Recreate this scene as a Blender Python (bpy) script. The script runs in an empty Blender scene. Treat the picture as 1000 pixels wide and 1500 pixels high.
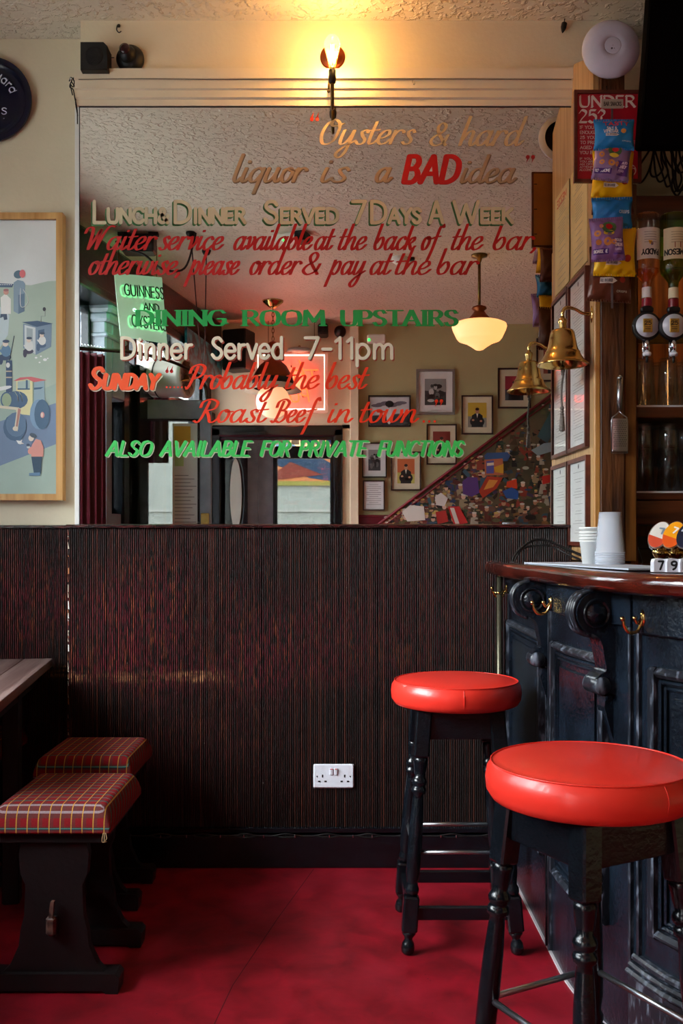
import bpy, math, random
from math import pi, sin, cos, sqrt, atan2, radians as R
from mathutils import Vector, Matrix

# ---------------------------------------------------------------- camera, world, light, exposure
SC = bpy.context.scene
F, EYE, DW = 1400.0, 1.19, 3.5          # focal length in px, lens height, distance to mirror wall
cam_d = bpy.data.cameras.new('camera'); cam = bpy.data.objects.new('camera', cam_d)
SC.collection.objects.link(cam); SC.camera = cam
cam.location = (0, -DW, EYE); cam.rotation_euler = (R(90), 0, 0)
cam_d.sensor_fit = 'VERTICAL'; cam_d.sensor_height = 36.0; cam_d.lens = 36.0 * F / 1500
cam_d.shift_y = 40 / 1500.0; cam_d.clip_start = 0.02
SC.view_settings.view_transform = 'Standard'; SC.view_settings.look = 'None'
SC.view_settings.gamma = 1; SC.view_settings.use_curve_mapping = False
SC.view_settings.exposure = 0.08
SC.cycles.use_denoising = True
SC.cycles.max_bounces = 16; SC.cycles.glossy_bounces = 6; SC.cycles.transmission_bounces = 12
SC.cycles.transparent_max_bounces = 16; SC.cycles.sample_clamp_indirect = 8
SC.cycles.caustics_reflective = False; SC.cycles.caustics_refractive = False
world = bpy.data.worlds.new('overcast_sky'); SC.world = world; world.use_nodes = True
bg = world.node_tree.nodes['Background']
bg.inputs[0].default_value = (0.86, 0.93, 1.0, 1); bg.inputs[1].default_value = 14.0
def sun(name, direction, strength, angle, col):
    d = bpy.data.lights.new(name, 'SUN'); d.energy = strength; d.angle = R(angle); d.color = col
    o = bpy.data.objects.new(name, d); SC.collection.objects.link(o)
    o.rotation_euler = Vector(direction).to_track_quat('-Z', 'Y').to_euler()
    o.location = (-6, -3, 6)
sun('hazy_sun', (0.80, 0.34, -0.46), 11.0, 40, (1.0, 0.98, 0.95))
def point(name, loc, energy, col, size=0.03):
    d = bpy.data.lights.new(name, 'POINT'); d.energy = energy; d.color = col; d.shadow_soft_size = size
    o = bpy.data.objects.new(name, d); SC.collection.objects.link(o); o.location = loc
    return o

# ---------------------------------------------------------------- helpers
def lin(h):
    if not isinstance(h, str): return tuple(h)
    c = [int(h[i:i + 2], 16) / 255 for i in (0, 2, 4)]
    return tuple(v / 12.92 if v <= .04045 else ((v + .055) / 1.055) ** 2.4 for v in c)
MATS = {}
def nodes(m):
    m.use_nodes = True
    nt = m.node_tree; return nt, nt.nodes, nt.links, nt.nodes['Principled BSDF']
def mat(name, col, rough=.5, metal=0, var=.12, vs=6, bump=0, bs=40, stretch=(1, 1, 1), trans=0, ior=1.45, emit=None, es=0, coat=0, alpha=1, col2=None, spec=.5, c0=.35, c1=.65, sheen=0):
    if name in MATS: return MATS[name]
    m = bpy.data.materials.new(name); nt, N, L, P = nodes(m)
    col = lin(col)
    P.inputs['Roughness'].default_value = rough; P.inputs['Metallic'].default_value = metal
    P.inputs['IOR'].default_value = ior; P.inputs['Transmission Weight'].default_value = trans
    P.inputs['Coat Weight'].default_value = coat; P.inputs['Alpha'].default_value = alpha
    P.inputs['Specular IOR Level'].default_value = spec
    P.inputs['Coat Roughness'].default_value = .08
    P.inputs['Sheen Weight'].default_value = sheen
    tc = N.new('ShaderNodeTexCoord'); mp = N.new('ShaderNodeMapping'); L.new(tc.outputs['Object'], mp.inputs[0])
    mp.inputs['Scale'].default_value = stretch
    n = N.new('ShaderNodeTexNoise'); n.inputs['Scale'].default_value = vs; n.inputs['Detail'].default_value = 5
    L.new(mp.outputs[0], n.inputs[0])
    r = N.new('ShaderNodeValToRGB'); r.color_ramp.elements[0].position = c0; r.color_ramp.elements[1].position = c1
    c2 = lin(col2) if col2 else tuple(min(1, c * (1 + var)) for c in col)
    c1_ = tuple(c * (1 - var) for c in col) if not col2 else col
    r.color_ramp.elements[0].color = (*c1_, 1); r.color_ramp.elements[1].color = (*c2, 1)
    L.new(n.outputs[0], r.inputs[0]); L.new(r.outputs[0], P.inputs['Base Color'])
    if bump:
        n2 = N.new('ShaderNodeTexNoise'); n2.inputs['Scale'].default_value = bs; n2.inputs['Detail'].default_value = 4
        L.new(mp.outputs[0], n2.inputs[0])
        b = N.new('ShaderNodeBump'); b.inputs['Strength'].default_value = min(1, bump); b.inputs['Distance'].default_value = .004 * max(1, bump)
        L.new(n2.outputs[0], b.inputs['Height']); L.new(b.outputs[0], P.inputs['Normal'])
    if emit is not None:
        P.inputs['Emission Color'].default_value = (*lin(emit), 1); P.inputs['Emission Strength'].default_value = es
    MATS[name] = m; return m
def wood(name, dark, light, rough=.4, grain=(1, 1, .06), vs=40, bump=.3, coat=0):
    return mat(name, dark, rough, col2=light, vs=vs, stretch=grain, bump=bump, bs=90, coat=coat)

def crom(pts, n=6, closed=False):
    P = [Vector(p) for p in pts]; out = []
    k = len(P)
    if k < 3: return P
    rng = range(k if closed else k - 1)
    for i in rng:
        p0 = P[(i - 1) % k] if closed or i > 0 else P[0] * 2 - P[1]
        p1 = P[i]; p2 = P[(i + 1) % k]
        p3 = P[(i + 2) % k] if closed or i + 2 < k else P[-1] * 2 - P[-2]
        for j in range(n):
            t = j / n
            out.append(.5 * ((2 * p1) + (p2 - p0) * t + (2 * p0 - 5 * p1 + 4 * p2 - p3) * t * t + (3 * p1 - p0 - 3 * p2 + p3) * t ** 3))
    if not closed: out.append(P[-1])
    return out

class MB:
    def __init__(s, m=None): s.v = []; s.f = []; s.fm = []; s.sm = []; s.m = m; s.ml = []
    def _add(s, vs, fs, smooth=False, M=None):
        b = len(s.v)
        s.v += [tuple(M @ Vector(v)) if M else tuple(v) for v in vs]
        mi = s.ml.index(s.m) if s.m in s.ml else (s.ml.append(s.m) or len(s.ml) - 1)
        for f in fs: s.f.append(tuple(b + i for i in f)); s.fm.append(mi); s.sm.append(smooth)
        return s
    def box(s, x0, y0, z0, x1, y1, z1, c=0, M=None):
        x0, x1 = sorted((x0, x1)); y0, y1 = sorted((y0, y1)); z0, z1 = sorted((z0, z1))
        if c <= 0:
            v = [(x, y, z) for z in (z0, z1) for y in (y0, y1) for x in (x0, x1)]
            return s._add(v, [(0, 2, 3, 1), (4, 5, 7, 6), (0, 1, 5, 4), (2, 6, 7, 3), (0, 4, 6, 2), (1, 3, 7, 5)], M=M)
        c = min(c, (x1 - x0) * .45, (y1 - y0) * .45, (z1 - z0) * .45)
        def ring(i, z): return [(x0 + i + c, y0 + i, z), (x1 - i - c, y0 + i, z), (x1 - i, y0 + i + c, z), (x1 - i, y1 - i - c, z), (x1 - i - c, y1 - i, z), (x0 + i + c, y1 - i, z), (x0 + i, y1 - i - c, z), (x0 + i, y0 + i + c, z)]
        v = ring(c * .7, z0) + ring(0, z0 + c) + ring(0, z1 - c) + ring(c * .7, z1)
        fs = [tuple(range(7, -1, -1)), tuple(range(24, 32))]
        for k in range(3):
            for i in range(8): fs.append((k * 8 + i, k * 8 + (i + 1) % 8, (k + 1) * 8 + (i + 1) % 8, (k + 1) * 8 + i))
        return s._add(v, fs, M=M)
    def cbox(s, x, y, z, w, d, h, c=0, M=None): return s.box(x - w / 2, y - d / 2, z - h / 2, x + w / 2, y + d / 2, z + h / 2, c, M)
    def lathe(s, prof, n=24, M=None, smooth=True, caps=True):
        v = []; fs = []
        for r, z in prof:
            for i in range(n): a = 2 * pi * i / n; v.append((r * cos(a), r * sin(a), z))
        for k in range(len(prof) - 1):
            for i in range(n): j = (i + 1) % n; fs.append((k * n + i, k * n + j, (k + 1) * n + j, (k + 1) * n + i))
        if caps:
            if prof[0][0] > 1e-5: fs.append(tuple(range(n - 1, -1, -1)))
            if prof[-1][0] > 1e-5: fs.append(tuple((len(prof) - 1) * n + i for i in range(n)))
        return s._add(v, fs, smooth, M)
    def tube(s, pts, r, n=8, sm=True, curve=False, closed=False, seg=6):
        P = [Vector(p) for p in (crom(pts, seg, closed) if curve else pts)]
        k = len(P); v = []; fs = []
        rr = r if isinstance(r, (list, tuple)) else [r] * k
        up = None
        for i, p in enumerate(P):
            if closed: t = P[(i + 1) % k] - P[i - 1]
            else: t = P[min(i + 1, k - 1)] - P[max(i - 1, 0)]
            if t.length < 1e-9: t = Vector((0, 0, 1))
            t.normalize()
            if up is None:
                up = Vector((0, 0, 1)) if abs(t.z) < .9 else Vector((1, 0, 0))
            up = (up - t * up.dot(t))
            if up.length < 1e-6: up = t.orthogonal()
            up.normalize(); sd = t.cross(up)
            q = rr[min(len(rr) - 1, int(i * len(rr) / k))] if len(rr) != k else rr[i]
            for j in range(n): a = 2 * pi * j / n; v.append(p + (up * cos(a) + sd * sin(a)) * q)
        m_ = k if closed else k - 1
        for i in range(m_):
            for j in range(n): a, b = i * n, ((i + 1) % k) * n; fs.append((a + j, a + (j + 1) % n, b + (j + 1) % n, b + j))
        if not closed: fs += [tuple(range(n - 1, -1, -1)), tuple((k - 1) * n + j for j in range(n))]
        return s._add(v, fs, sm)
    def prism(s, pts, y0, y1, M=None, ax='y'):
        n = len(pts)
        mk = {'y': lambda a, b, d: (a, d, b), 'z': lambda a, b, d: (a, b, d), 'x': lambda a, b, d: (d, a, b)}[ax]
        v = [mk(a, b, y0) for a, b in pts] + [mk(a, b, y1) for a, b in pts]
        fs = [tuple(range(n)), tuple(range(2 * n - 1, n - 1, -1))] + [(i, i + n, (i + 1) % n + n, (i + 1) % n) for i in range(n)]
        return s._add(v, fs, M=M)
    def poly(s, pts3): return s._add(pts3, [tuple(range(len(pts3)))])
    def ell(s, x, z, rx, rz, y, n=14, a0=0):
        return s._add([(x + rx * cos(2 * pi * i / n + a0), y, z + rz * sin(2 * pi * i / n + a0)) for i in range(n)], [tuple(range(n))])
    def sphere(s, c, r, n=12, sz=1, M=None):
        T = Matrix.Translation(c); T = M @ T if M else T
        k = max(6, n // 2 + 1)
        return s.lathe([(max(1e-6, r * sin(pi * i / k)), -r * sz * cos(pi * i / k)) for i in range(k + 1)], n, T, caps=False)
    def grid(s, fn, nu, nv, smooth=True):
        v = [fn(i / nu, j / nv) for j in range(nv + 1) for i in range(nu + 1)]
        fs = [(j * (nu + 1) + i, j * (nu + 1) + i + 1, (j + 1) * (nu + 1) + i + 1, (j + 1) * (nu + 1) + i) for j in range(nv) for i in range(nu)]
        return s._add(v, fs, smooth)
    def build(s, name, m=None, parent=None, label=None, kind=None, loc=None):
        me = bpy.data.meshes.new(name); me.from_pydata(s.v, [], s.f)
        for q in s.ml: me.materials.append(q if q is not None else m)
        me.polygons.foreach_set('material_index', s.fm); me.polygons.foreach_set('use_smooth', s.sm); me.update()
        o = bpy.data.objects.new(name, me); SC.collection.objects.link(o)
        if parent: o.parent = parent
        if label: o['label'] = label
        if kind: o['kind'] = kind
        if loc: o.location = loc
        return o
def tag(o, label, cat, group=None):
    o['label'] = label; o['category'] = cat
    if group: o['group'] = group
    return o
def thing(name, label, cat, loc=(0, 0, 0), rz=0, group=None, rot=None):
    o = bpy.data.objects.new(name, None); SC.collection.objects.link(o); o.empty_display_size = .05
    o.location = loc; o.rotation_euler = rot or (0, 0, rz)
    return tag(o, label, cat, group)
def dup(root, loc=None, rz=None, label=None, parent=None):
    c = root.copy(); SC.collection.objects.link(c)
    if parent: c.parent = parent
    if loc is not None: c.location = loc
    if rz is not None: c.rotation_euler = (0, 0, rz)
    if label: c['label'] = label
    for ch in list(root.children): dup(ch, parent=c)
    return c
def D(px, py, Z): return Vector(((px - 500) * Z / F, Z - DW, EYE + (790 - py) * Z / F))   # seen directly
def RF(px, py, Z): return Vector(((px - 500) * Z / F, DW - Z, EYE + (790 - py) * Z / F))  # seen in the mirror
def W(px, py, y=0.0): Z = DW + y; return ((px - 500) * Z / F, y, EYE + (790 - py) * Z / F)

# ---------------------------------------------------------------- hand lettering: skeleton letters drawn with a broad nib
# each glyph: (advance, strokes); a stroke is 's' smooth or 'l' straight followed by its points
def G(adv, *st): return adv, [(q[0], [tuple(map(float, p.split(','))) for p in q[1:].split()]) for q in st]
CAP = {
 'A': G(.74, 'l.02,0 .36,1 .70,0', 'l.14,.33 .58,.33'), 'B': G(.62, 'l.06,0 .06,1', 's.06,1 .38,.98 .5,.77 .36,.54 .06,.52', 's.06,.52 .42,.5 .56,.26 .4,.02 .06,0'),
 'C': G(.72, 's.68,.82 .5,.99 .2,.92 .05,.5 .2,.08 .5,.01 .68,.18'), 'D': G(.72, 'l.06,0 .06,1', 's.06,1 .35,.98 .6,.8 .67,.5 .6,.2 .35,.02 .06,0'),
 'E': G(.56, 'l.5,1 .06,1 .06,0 .52,0', 'l.06,.52 .44,.52'), 'F': G(.54, 'l.52,1 .06,1 .06,0', 'l.06,.5 .44,.5'),
 'G': G(.76, 's.68,.84 .5,.99 .2,.92 .05,.5 .2,.08 .5,.01 .68,.14', 'l.68,.14 .68,.45 .44,.45'), 'H': G(.7, 'l.06,0 .06,1', 'l.64,0 .64,1', 'l.06,.52 .64,.52'),
 'I': G(.24, 'l.12,0 .12,1'), 'J': G(.46, 's.38,1 .38,.4 .3,.05 .12,0 .02,.16'), 'K': G(.64, 'l.06,0 .06,1', 'l.58,1 .08,.45', 'l.24,.6 .62,0'),
 'L': G(.52, 'l.06,1 .06,0 .5,0'), 'M': G(.86, 'l.06,0 .1,1 .43,.25 .76,1 .8,0'), 'N': G(.72, 'l.06,0 .06,1 .66,0 .66,1'),
 'O': G(.78, 's.39,1 .14,.88 .05,.5 .14,.12 .39,0 .64,.12 .73,.5 .64,.88 .39,1'), 'P': G(.58, 'l.06,0 .06,1', 's.06,1 .38,.98 .53,.74 .4,.5 .06,.46'),
 'Q': G(.78, 's.39,1 .14,.88 .05,.5 .14,.12 .39,0 .64,.12 .73,.5 .64,.88 .39,1', 'l.45,.25 .74,-.05'),
 'R': G(.62, 'l.06,0 .06,1', 's.06,1 .38,.98 .52,.76 .38,.53 .06,.5', 'l.3,.5 .6,0'), 'S': G(.56, 's.5,.84 .36,.99 .14,.95 .07,.75 .22,.56 .42,.43 .5,.22 .36,.02 .16,.02 .03,.18'),
 'T': G(.6, 'l.0,1 .6,1', 'l.3,1 .3,0'), 'U': G(.7, 's.06,1 .06,.4 .14,.07 .35,0 .56,.07 .64,.4 .64,1'), 'V': G(.7, 'l.02,1 .35,0 .68,1'),
 'W': G(1.0, 'l.02,1 .27,0 .5,.85 .73,0 .98,1'), 'X': G(.66, 'l.04,0 .62,1', 'l.04,1 .62,0'), 'Y': G(.66, 'l.02,1 .33,.5 .64,1', 'l.33,.5 .33,0'), 'Z': G(.6, 'l.04,1 .56,1 .04,0 .58,0'),
 '&': G(.76, 's.72,.5 .6,.15 .3,0 .08,.18 .15,.42 .42,.66 .46,.88 .32,1 .18,.86 .26,.6 .7,.0'), '?': G(.5, 's.05,.8 .2,1 .42,.9 .42,.68 .25,.5 .24,.28', 'l.24,.06 .24,0'),
 '0': G(.6, 's.3,1 .1,.85 .05,.5 .1,.15 .3,0 .5,.15 .55,.5 .5,.85 .3,1'), '1': G(.34, 'l.04,.82 .2,1 .2,0'), '2': G(.56, 's.05,.8 .2,1 .45,.9 .45,.65 .2,.3 .05,.02', 'l.05,.02 .52,.02'),
 '5': G(.56, 'l.48,1 .12,1 .08,.58', 's.08,.58 .3,.66 .5,.5 .48,.18 .25,0 .04,.12'), '7': G(.54, 'l.04,1 .52,1 .2,0'), '8': G(.56, 's.28,1 .1,.9 .12,.64 .3,.53 .5,.3 .42,.04 .14,.04 .06,.3 .26,.53 .46,.7 .44,.92 .28,1'),
 '9': G(.56, 's.5,.7 .34,.5 .1,.6 .08,.86 .28,1 .48,.88 .5,.6 .4,.2 .2,0'), '-': G(.4, 'l.05,.45 .35,.45'), '.': G(.2, 'l.08,0 .09,.01'), ',': G(.2, 'l.1,.02 .04,-.16'), "'": G(.2, 'l.1,1 .08,.8'), '/': G(.4, 'l.02,-.1 .38,1.05'), '!': G(.2, 'l.1,1 .1,.3', 'l.1,.02 .1,.0'),
 ' ': G(.35),
}
SANS = dict(CAP)      # lower case on cap height 1 (x height .68)
SANS.update({
 'i': G(.24, 'l.12,0 .12,.66', 'l.12,.9 .12,.93'), 'n': G(.54, 'l.08,0 .08,.68', 's.08,.4 .18,.62 .34,.68 .45,.55 .46,.3 .46,0'), 'e': G(.56, 's.06,.36 .5,.36 .5,.5 .4,.66 .2,.66 .06,.48 .06,.2 .2,.02 .38,.02 .5,.14'),
 'r': G(.4, 'l.08,0 .08,.68', 's.08,.4 .18,.62 .36,.66'), 'v': G(.5, 'l.02,.68 .25,0 .48,.68'), 'd': G(.58, 'l.5,0 .5,1.02', 's.5,.46 .4,.66 .2,.66 .06,.45 .06,.22 .2,.02 .4,.04 .5,.2'),
 'p': G(.58, 'l.08,.68 .08,-.36', 's.08,.46 .2,.66 .38,.66 .52,.45 .52,.22 .38,.02 .2,.02 .08,.2'), 'm': G(.84, 'l.08,0 .08,.68', 's.08,.4 .17,.62 .3,.68 .4,.55 .41,.3 .41,0', 's.41,.4 .5,.62 .64,.68 .74,.55 .75,.3 .75,0'),
 'a': G(.54, 'l.46,0 .46,.66', 's.46,.46 .36,.66 .18,.66 .05,.45 .05,.22 .18,.02 .36,.04 .46,.2'), 't': G(.36, 'l.16,.9 .16,.0 .3,0', 'l.02,.66 .32,.66'), 's': G(.46, 's.4,.58 .26,.68 .1,.6 .12,.44 .34,.28 .36,.1 .2,0 .04,.1'), 'h': G(.54, 'l.08,0 .08,1', 's.08,.4 .18,.62 .34,.68 .45,.55 .46,.3 .46,0'),
})
SCR = {   # brush script, x height 1
 'a': G(.86, 's.6,.82 .42,1 .16,.82 .05,.38 .16,.03 .38,.08 .6,.55', 's.66,1 .58,.45 .6,.08 .72,.02 .9,.3'), 'b': G(.74, 's.14,2 .08,1.1 .05,.35 .2,.02 .45,.12 .56,.55 .48,.9 .32,.92 .1,.5'),
 'c': G(.64, 's.54,.8 .4,1 .16,.82 .05,.38 .18,.02 .4,.06 .62,.34'), 'd': G(.88, 's.6,.82 .42,1 .16,.82 .05,.38 .16,.03 .38,.08 .6,.55', 's.7,2 .62,1 .58,.4 .62,.05 .74,.04 .9,.3'),
 'e': G(.66, 's.06,.4 .3,.48 .5,.72 .46,.97 .26,.95 .08,.62 .06,.22 .22,0 .44,.08 .64,.36'), 'f': G(.6, 's.74,1.75 .62,1.98 .46,1.7 .38,1 .28,0 .16,-.75 .1,-.95', 's.1,.9 .34,1 .64,1.04'),
 'g': G(.8, 's.6,.82 .42,1 .16,.82 .05,.38 .16,.03 .38,.08 .6,.55', 's.66,1 .56,.2 .46,-.6 .24,-.95 .06,-.7 .3,-.25 .76,.2'), 'h': G(.76, 's.14,2 .07,1 .02,0', 's.05,.35 .24,.85 .42,1 .52,.82 .48,.3 .54,.03 .66,.04 .8,.3'),
 'i': G(.4, 's.14,1 .08,.4 .1,.06 .22,.02 .4,.3', 'l.2,1.42 .21,1.5'), 'k': G(.7, 's.14,2 .07,1 .02,0', 's.08,.4 .3,.85 .48,.95 .52,.75 .34,.52 .12,.5', 's.24,.52 .42,.1 .54,.02 .7,.26'),
 'l': G(.4, 's.16,2 .1,1.1 .06,.3 .14,.02 .26,.05 .4,.3'), 'm': G(1.14, 's.1,1 .06,.5 .0,0', 's.03,.35 .2,.85 .36,1 .44,.82 .38,0', 's.4,.35 .58,.85 .74,1 .84,.82 .8,.3 .86,.03 .98,.04 1.12,.3'),
 'n': G(.78, 's.12,1 .07,.5 .02,0', 's.05,.35 .24,.85 .42,1 .52,.82 .48,.3 .54,.03 .66,.04 .8,.3'), 'o': G(.68, 's.34,1 .14,.85 .05,.4 .18,.02 .4,.08 .54,.5 .5,.88 .34,1 .4,.84 .7,.86'),
 'p': G(.76, 's.14,1.1 .08,.3 -.02,-.6 -.06,-.95', 's.06,.3 .24,.85 .42,1 .56,.8 .52,.3 .34,.0 .12,.12'), 'q': G(.8, 's.6,.82 .42,1 .16,.82 .05,.38 .16,.03 .38,.08 .6,.55', 's.66,1 .58,.2 .48,-.85'),
 'r': G(.58, 's.12,1 .07,.5 .02,0', 's.05,.4 .2,.85 .36,1 .52,.92 .54,.82'), 's': G(.56, 's.5,.84 .38,1.02 .2,.88 .26,.6 .42,.32 .36,.04 .16,0 .02,.14'),
 't': G(.48, 's.22,1.6 .12,.7 .1,.14 .2,.01 .34,.08 .48,.3', 's.0,.98 .2,1.0 .44,1.04'), 'u': G(.82, 's.12,1 .06,.4 .1,.04 .28,.04 .5,.5 .58,1', 's.6,1 .54,.4 .58,.05 .7,.03 .84,.3'),
 'v': G(.62, 's.02,.86 .14,1 .2,.7 .2,.05', 's.2,.05 .44,.4 .54,.8 .48,1.0'), 'w': G(.98, 's.1,1 .05,.4 .12,.03 .3,.1 .46,.6 .5,1', 's.5,1 .44,.4 .5,.04 .68,.12 .86,.6 .84,1.0'),
 'x': G(.6, 'l.06,1 .5,0', 'l.5,1 .0,0'), 'y': G(.82, 's.12,1 .06,.4 .1,.04 .28,.04 .5,.5 .6,1', 's.62,1 .54,.2 .44,-.6 .22,-.98 .02,-.75 .26,-.28 .8,.25'),
 'O': G(1.0, 's.5,1.75 .22,1.5 .06,.8 .16,.15 .44,-.02 .72,.3 .84,1 .76,1.55 .5,1.75 .4,1.45 .62,1.3 .98,1.5'),
 'W': G(1.5, 's-.1,1.3 .0,1.68 .26,1.7 .36,1.3 .36,.02', 's.36,.02 .6,.8 .84,1.6 .82,1.0 .84,.02', 's.84,.02 1.0,.9 1.2,1.6 1.4,1.85 1.62,1.8'),
 'P': G(.95, 's.1,-.02 .22,.3 .36,1.2 .42,1.7', 's.02,1.2 .1,1.65 .5,1.85 .86,1.6 .8,1.05 .5,.8 .34,.9'),
 'R': G(1.1, 's-.1,.1 .1,.0 .26,.4 .38,1.2 .44,1.7', 's.04,1.2 .12,1.65 .5,1.85 .88,1.6 .8,1.1 .42,.92', 's.42,.92 .6,.5 .74,.05 .92,.02 1.1,.25'),
 'B': G(1.05, 's-.1,.1 .1,.0 .26,.4 .38,1.2 .44,1.7', 's.04,1.2 .12,1.65 .5,1.85 .86,1.6 .74,1.1 .42,.95', 's.42,.95 .8,.85 .86,.35 .56,.0 .24,.1'),
 '&': G(1.0, 's.95,.8 .8,.25 .4,-.02 .1,.25 .2,.65 .6,1.05 .68,1.5 .46,1.7 .28,1.4 .42,.9 .96,.0'),
 ',': G(.3, 's.14,.12 .16,.0 .04,-.25'), '.': G(.3, 'l.1,.05 .11,.08'), ' ': G(.5),
 '\u201c': G(.7, 's.16,1.9 .04,1.6 .1,1.45', 's.46,1.9 .34,1.6 .4,1.45'), '\u201d': G(.7, 's.1,1.85 .16,1.7 .04,1.42', 's.4,1.85 .46,1.7 .34,1.42'),
}
def layout(text, font, small=None):
    x = 0; out = []
    for i, ch in enumerate(text):
        k = 1.0
        if small and i and ch.isalpha() and ch.isupper(): k = small
        if small and ch == '&': k = small
        g = font.get(ch) or CAP.get(ch.upper()) or CAP[' ']
        for kind, pts in g[1]: out.append((kind, [(x + a * k, b * k) for a, b in pts]))
        x += (g[0] + (.09 if font is not SCR else 0)) * k
    return out, max(x - .05, .1)
def strokes(text, font, x0, x1, y, h, slant=0, small=None, serif=0):
    st, w = layout(text, font, small); out = []      # scale so that the sheared ink spans x0..x1
    lo, hi = 0.0, (x1 - x0) * 4 / w
    flat_ = [(a, slant * b * h) for _, pts in st for a, b in pts]
    for _ in range(26):
        sx = (lo + hi) / 2; e = [a * sx + s for a, s in flat_]
        if max(e) - min(e) > (x1 - x0) * .97: hi = sx
        else: lo = sx
    x0 = x0 - min(e) + (x1 - x0) * .015
    for kind, pts in st:
        p = [Vector((x0 + a * sx + slant * b * h, y + b * h)) for a, b in pts]
        if kind == 's': p = [Vector((v[0], v[1])) for v in crom([(q.x, q.y, 0) for q in p], 7)]
        out.append((kind, p))
        if serif and kind == 'l':
            for e, o in ((p[0], p[1]), (p[-1], p[-2])):
                d = (e - o)
                if abs(d.y) > abs(d.x) * 1.2: out.append(('l', [e + Vector((-serif * h, 0)), e + Vector((serif * h, 0))]))
    return out
def ink(mb, st, T0, a, b, ang=40, dx=0, dy=0, lift=(0, -1, 0)):
    """nib with half axes a (along ang) and b; T maps (x, y) to a 3D point"""
    u = Vector((cos(R(ang)), sin(R(ang)))); vv = Vector((-u.y, u.x)); eps = [0.0]
    def T(x, y): q = T0(x, y); return tuple(q[i] + lift[i] * eps[0] for i in range(3))
    for kind, p in st:
        n = len(p); L = []; Q = []
        for i in range(n):
            t = p[min(i + 1, n - 1)] - p[max(i - 1, 0)]
            if t.length < 1e-9: t = Vector((1, 0))
            t.normalize(); nn = Vector((-t.y, t.x))
            w = sqrt((a * nn.dot(u)) ** 2 + (b * nn.dot(vv)) ** 2)
            k = 1.0
            if kind == 'l' and 0 < i < n - 1:
                t1 = (p[i] - p[i - 1]).normalized(); k = min(1.6, 1 / max(.4, abs(t.dot(t1))))
            L.append(p[i] + nn * w * k); Q.append(p[i] - nn * w * k)
        if kind == 'l' and n > 2:    # straight strokes: one quad per segment
            for i in range(n - 1):
                t = (p[i + 1] - p[i]).normalized(); nn = Vector((-t.y, t.x))
                w = sqrt((a * nn.dot(u)) ** 2 + (b * nn.dot(vv)) ** 2)
                eps[0] += 7e-6; mb._add([T(q.x + dx, q.y + dy) for q in (p[i] + nn * w, p[i + 1] + nn * w, p[i + 1] - nn * w, p[i] - nn * w)], [(0, 1, 2, 3)])
            ends = p
        else:
            eps[0] += 7e-6; mb._add([T(q.x + dx, q.y + dy) for q in L + Q], [(i, i + 1, n + i + 1, n + i) for i in range(n - 1)])
            ends = (p[0], p[-1])
        for e in ends:
            eps[0] += 7e-6; mb._add([T(q.x + dx, q.y + dy) for q in [e + u * a * cos(k * pi / 5) + vv * b * sin(k * pi / 5) for k in range(10)]], [tuple(range(10))])
def line(mb, text, T, x0, x1, y, h, font=None, pen=.08, thin=None, ang=40, slant=0, small=None, serif=0, dx=0, dy=0):
    ink(mb, strokes(text, font or CAP, x0, x1, y, h, slant, small, serif), T, pen * h, (thin if thin is not None else pen) * h, ang, dx, dy)
# ---------------------------------------------------------------- materials
def ceiling_mat():
    m = bpy.data.materials.new('artex_ceiling'); nt, N, L, P = nodes(m)
    P.inputs['Roughness'].default_value = .55
    tc = N.new('ShaderNodeTexCoord'); n = N.new('ShaderNodeTexNoise'); n.inputs['Scale'].default_value = 1.3
    L.new(tc.outputs['Object'], n.inputs[0]); r = N.new('ShaderNodeValToRGB')
    r.color_ramp.elements[0].color = (*lin('D2C8B6'), 1); r.color_ramp.elements[1].color = (*lin('E6DECE'), 1)
    L.new(n.outputs[0], r.inputs[0]); L.new(r.outputs[0], P.inputs['Base Color'])
    n2 = N.new('ShaderNodeTexNoise'); n2.inputs['Scale'].default_value = 40; n2.inputs['Detail'].default_value = 2; n2.inputs['Distortion'].default_value = .3
    L.new(tc.outputs['Object'], n2.inputs[0])
    rr = N.new('ShaderNodeValToRGB'); rr.color_ramp.elements[0].position = .5; rr.color_ramp.elements[1].position = .66
    L.new(n2.outputs[0], rr.inputs[0])
    b = N.new('ShaderNodeBump'); b.inputs['Strength'].default_value = .9; b.inputs['Distance'].default_value = .0055
    L.new(rr.outputs[0], b.inputs['Height']); L.new(b.outputs[0], P.inputs['Normal'])
    return m
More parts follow.
